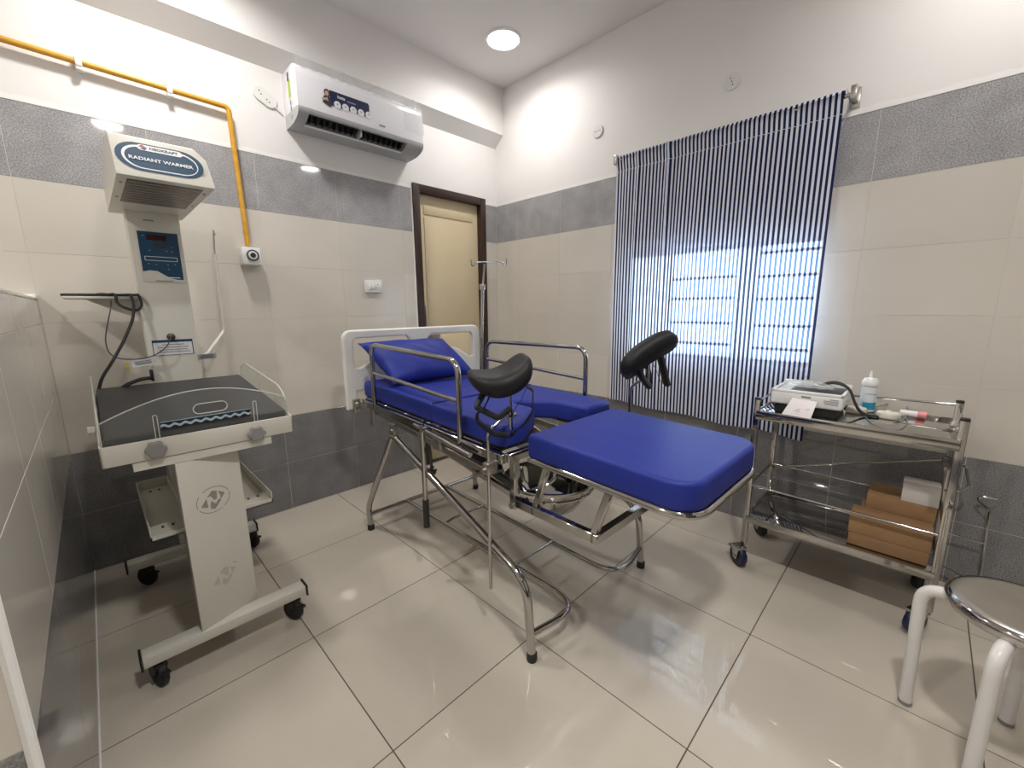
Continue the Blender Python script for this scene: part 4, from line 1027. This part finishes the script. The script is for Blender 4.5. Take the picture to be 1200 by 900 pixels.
# transducers and probe
def transducer(u, v, L, Wd, rz, label):
    c = P(u, v, 'z', ZS1+.012); t = root('transducer', (c.x, c.y, ZS1), label, 'transducer', 'transducers on the trolley')
    M = Matrix.Translation((c.x, c.y, ZS1)) @ Matrix.Rotation(rz, 4, 'Z')
    B().mesh(curve_mesh(oval(0, 0, L, Wd, 32), (), .028, .009, 3), M @ Matrix.Translation((0, 0, .0145))).make('housing', 'probe_cream', t)
    B().lathe([(.001, .034), (.008, .034), (.009, .031), (.009, .026)], (0, 0, 0), 16, 'z', M, cap=False).make('button', 'white_plastic', t)
transducer(1003, 481, .075, .062, math.radians(-95), 'cream oval transducer close to the fetal monitor')
transducer(1041, 487, .080, .066, math.radians(-95), 'cream oval transducer in the middle of the trolley top')
a, c = P(1055, 483, 'z', ZS1+.014), P(1086, 487, 'z', ZS1+.014)
pr = root('doppler_probe', ((a.x+c.x)/2, (a.y+c.y)/2, ZS1), 'white handheld probe with a pink tip on the trolley', 'probe')
d = (c-a)
B().tube([a, a+d*.25, a+d*.55, a+d*.68], .0125, sides=14).make('probe_body', 'white_plastic', pr)
B().tube([a+d*.66, a+d*.8, a+d], .0138, sides=14).make('probe_tip', 'probe_pink', pr)
# gel bottle
g = P(1015, 481.5, 'z', ZS1); bt = root('gel_bottle', (g.x, g.y, ZS1), 'white ultrasound gel bottle with nozzle and blue label', 'bottle')
B().lathe([(.001, .001), (.026, .001), (.029, .006), (.028, .05), (.0285, .10), (.027, .112), (.020, .118), (.001, .118)], g, 28, cap=False).make('bottle_body', 'bottle_white', bt)
B().lathe([(.0285, .116), (.0295, .120), (.0295, .136), (.025, .142), (.022, .150), (.008, .152), (.006, .155), (.0035, .182), (.001, .183)], g, 28, cap=False).make('bottle_cap', 'white_plastic', bt)
b = B()
for k in range(12):
    a0, a1 = math.radians(150+9*k), math.radians(159+9*k)
    f = lambda a_, h: (g.x+.0292*math.cos(a_), g.y+.0292*math.sin(a_), ZS1+h)
    b.quad([f(a0, .012), f(a1, .012), f(a1, .044), f(a0, .044)])
b.make('bottle_label', 'bottle_blue', bt)
b = B()
for k in range(10):
    a0, a1 = math.radians(160+9*k), math.radians(169+9*k)
    b.quad([f(a0, .08), f(a1, .08), f(a1, .083), f(a0, .083)])
b.make('text_line', 'print_grey', bt)
# cartons on the lower shelf
def carton(lo, hi, m, label, flapx=None):
    r = root('carton', ((lo[0]+hi[0])/2, (lo[1]+hi[1])/2, lo[2]), label, 'box', 'boxes on the lower shelf')
    B().box(lo, hi, .002).make('carton_body', m, r)
    xm = (lo[0]+hi[0])/2
    B().box((xm-.018, lo[1]-.0006, hi[2]-.02), (xm+.018, hi[1]+.0006, hi[2]+.0006)).make('tape', 'carton' if m != 'carton_white' else 'paper', r)
    return r
z = ZS0+.0045
carton((-.470, -2.862, z), (-.335, -2.622, z+.052), 'carton_dark', 'flat brown carton at the bottom front of the lower shelf')
carton((-.468, -2.864, z+.053), (-.337, -2.618, z+.125), 'carton', 'flat brown carton topmost of the front stack on the lower shelf')
carton((-.33, -2.868, z), (-.12, -2.64, z+.11), 'carton_dark', 'brown carton behind the front stack, at the bottom')
carton((-.328, -2.868, z+.111), (-.15, -2.655, z+.185), 'carton', 'brown carton behind the front stack, under the white box')
carton((-.325, -2.87, z+.186), (-.22, -2.76, z+.262), 'carton_white', 'small white box on top of the brown cartons')

# ================================================================ STOOL
SCX, SCY, SZ = -.958, -3.030, .462
sl = root('stool', (SCX, SCY, 0), 'round steel-topped stool with white tube legs', 'stool')
B().lathe([(.001, SZ), (.120, SZ), (.136, SZ-.001), (.146, SZ-.006), (.150, SZ-.014), (.150, SZ-.030), (.147, SZ-.034), (.140, SZ-.032), (.138, SZ-.012), (.001, SZ-.010)], (SCX, SCY, 0), 56, cap=False).make('seat', 'steel_dull', sl)
B().lathe([(.143, SZ-.0025), (.149, SZ-.006), (.1525, SZ-.014), (.1525, SZ-.030), (.149, SZ-.035), (.141, SZ-.033)], (SCX, SCY, 0), 56, cap=False).make('seat_rim', 'steel_mirror', sl)
for fx, fy in ((-.919, -2.846), (-.798, -3.066), (-1.138, -2.972), (-1.017, -3.192)):
    d = Vector((fx-SCX, fy-SCY, 0)); o = Vector((SCX, SCY, 0))
    lg = B().tube([o+d*.25+Vector((0, 0, SZ-.045)), o+d*1.05+Vector((0, 0, SZ-.047)), o+d*1.0+Vector((0, 0, .012))], .0165, .06, 16, n=10).make('leg', 'stool_white', sl)
    B().cyl((fx, fy, 0), .0175, .013, bev=.002).make('foot_cap', 'grey_plastic', lg)
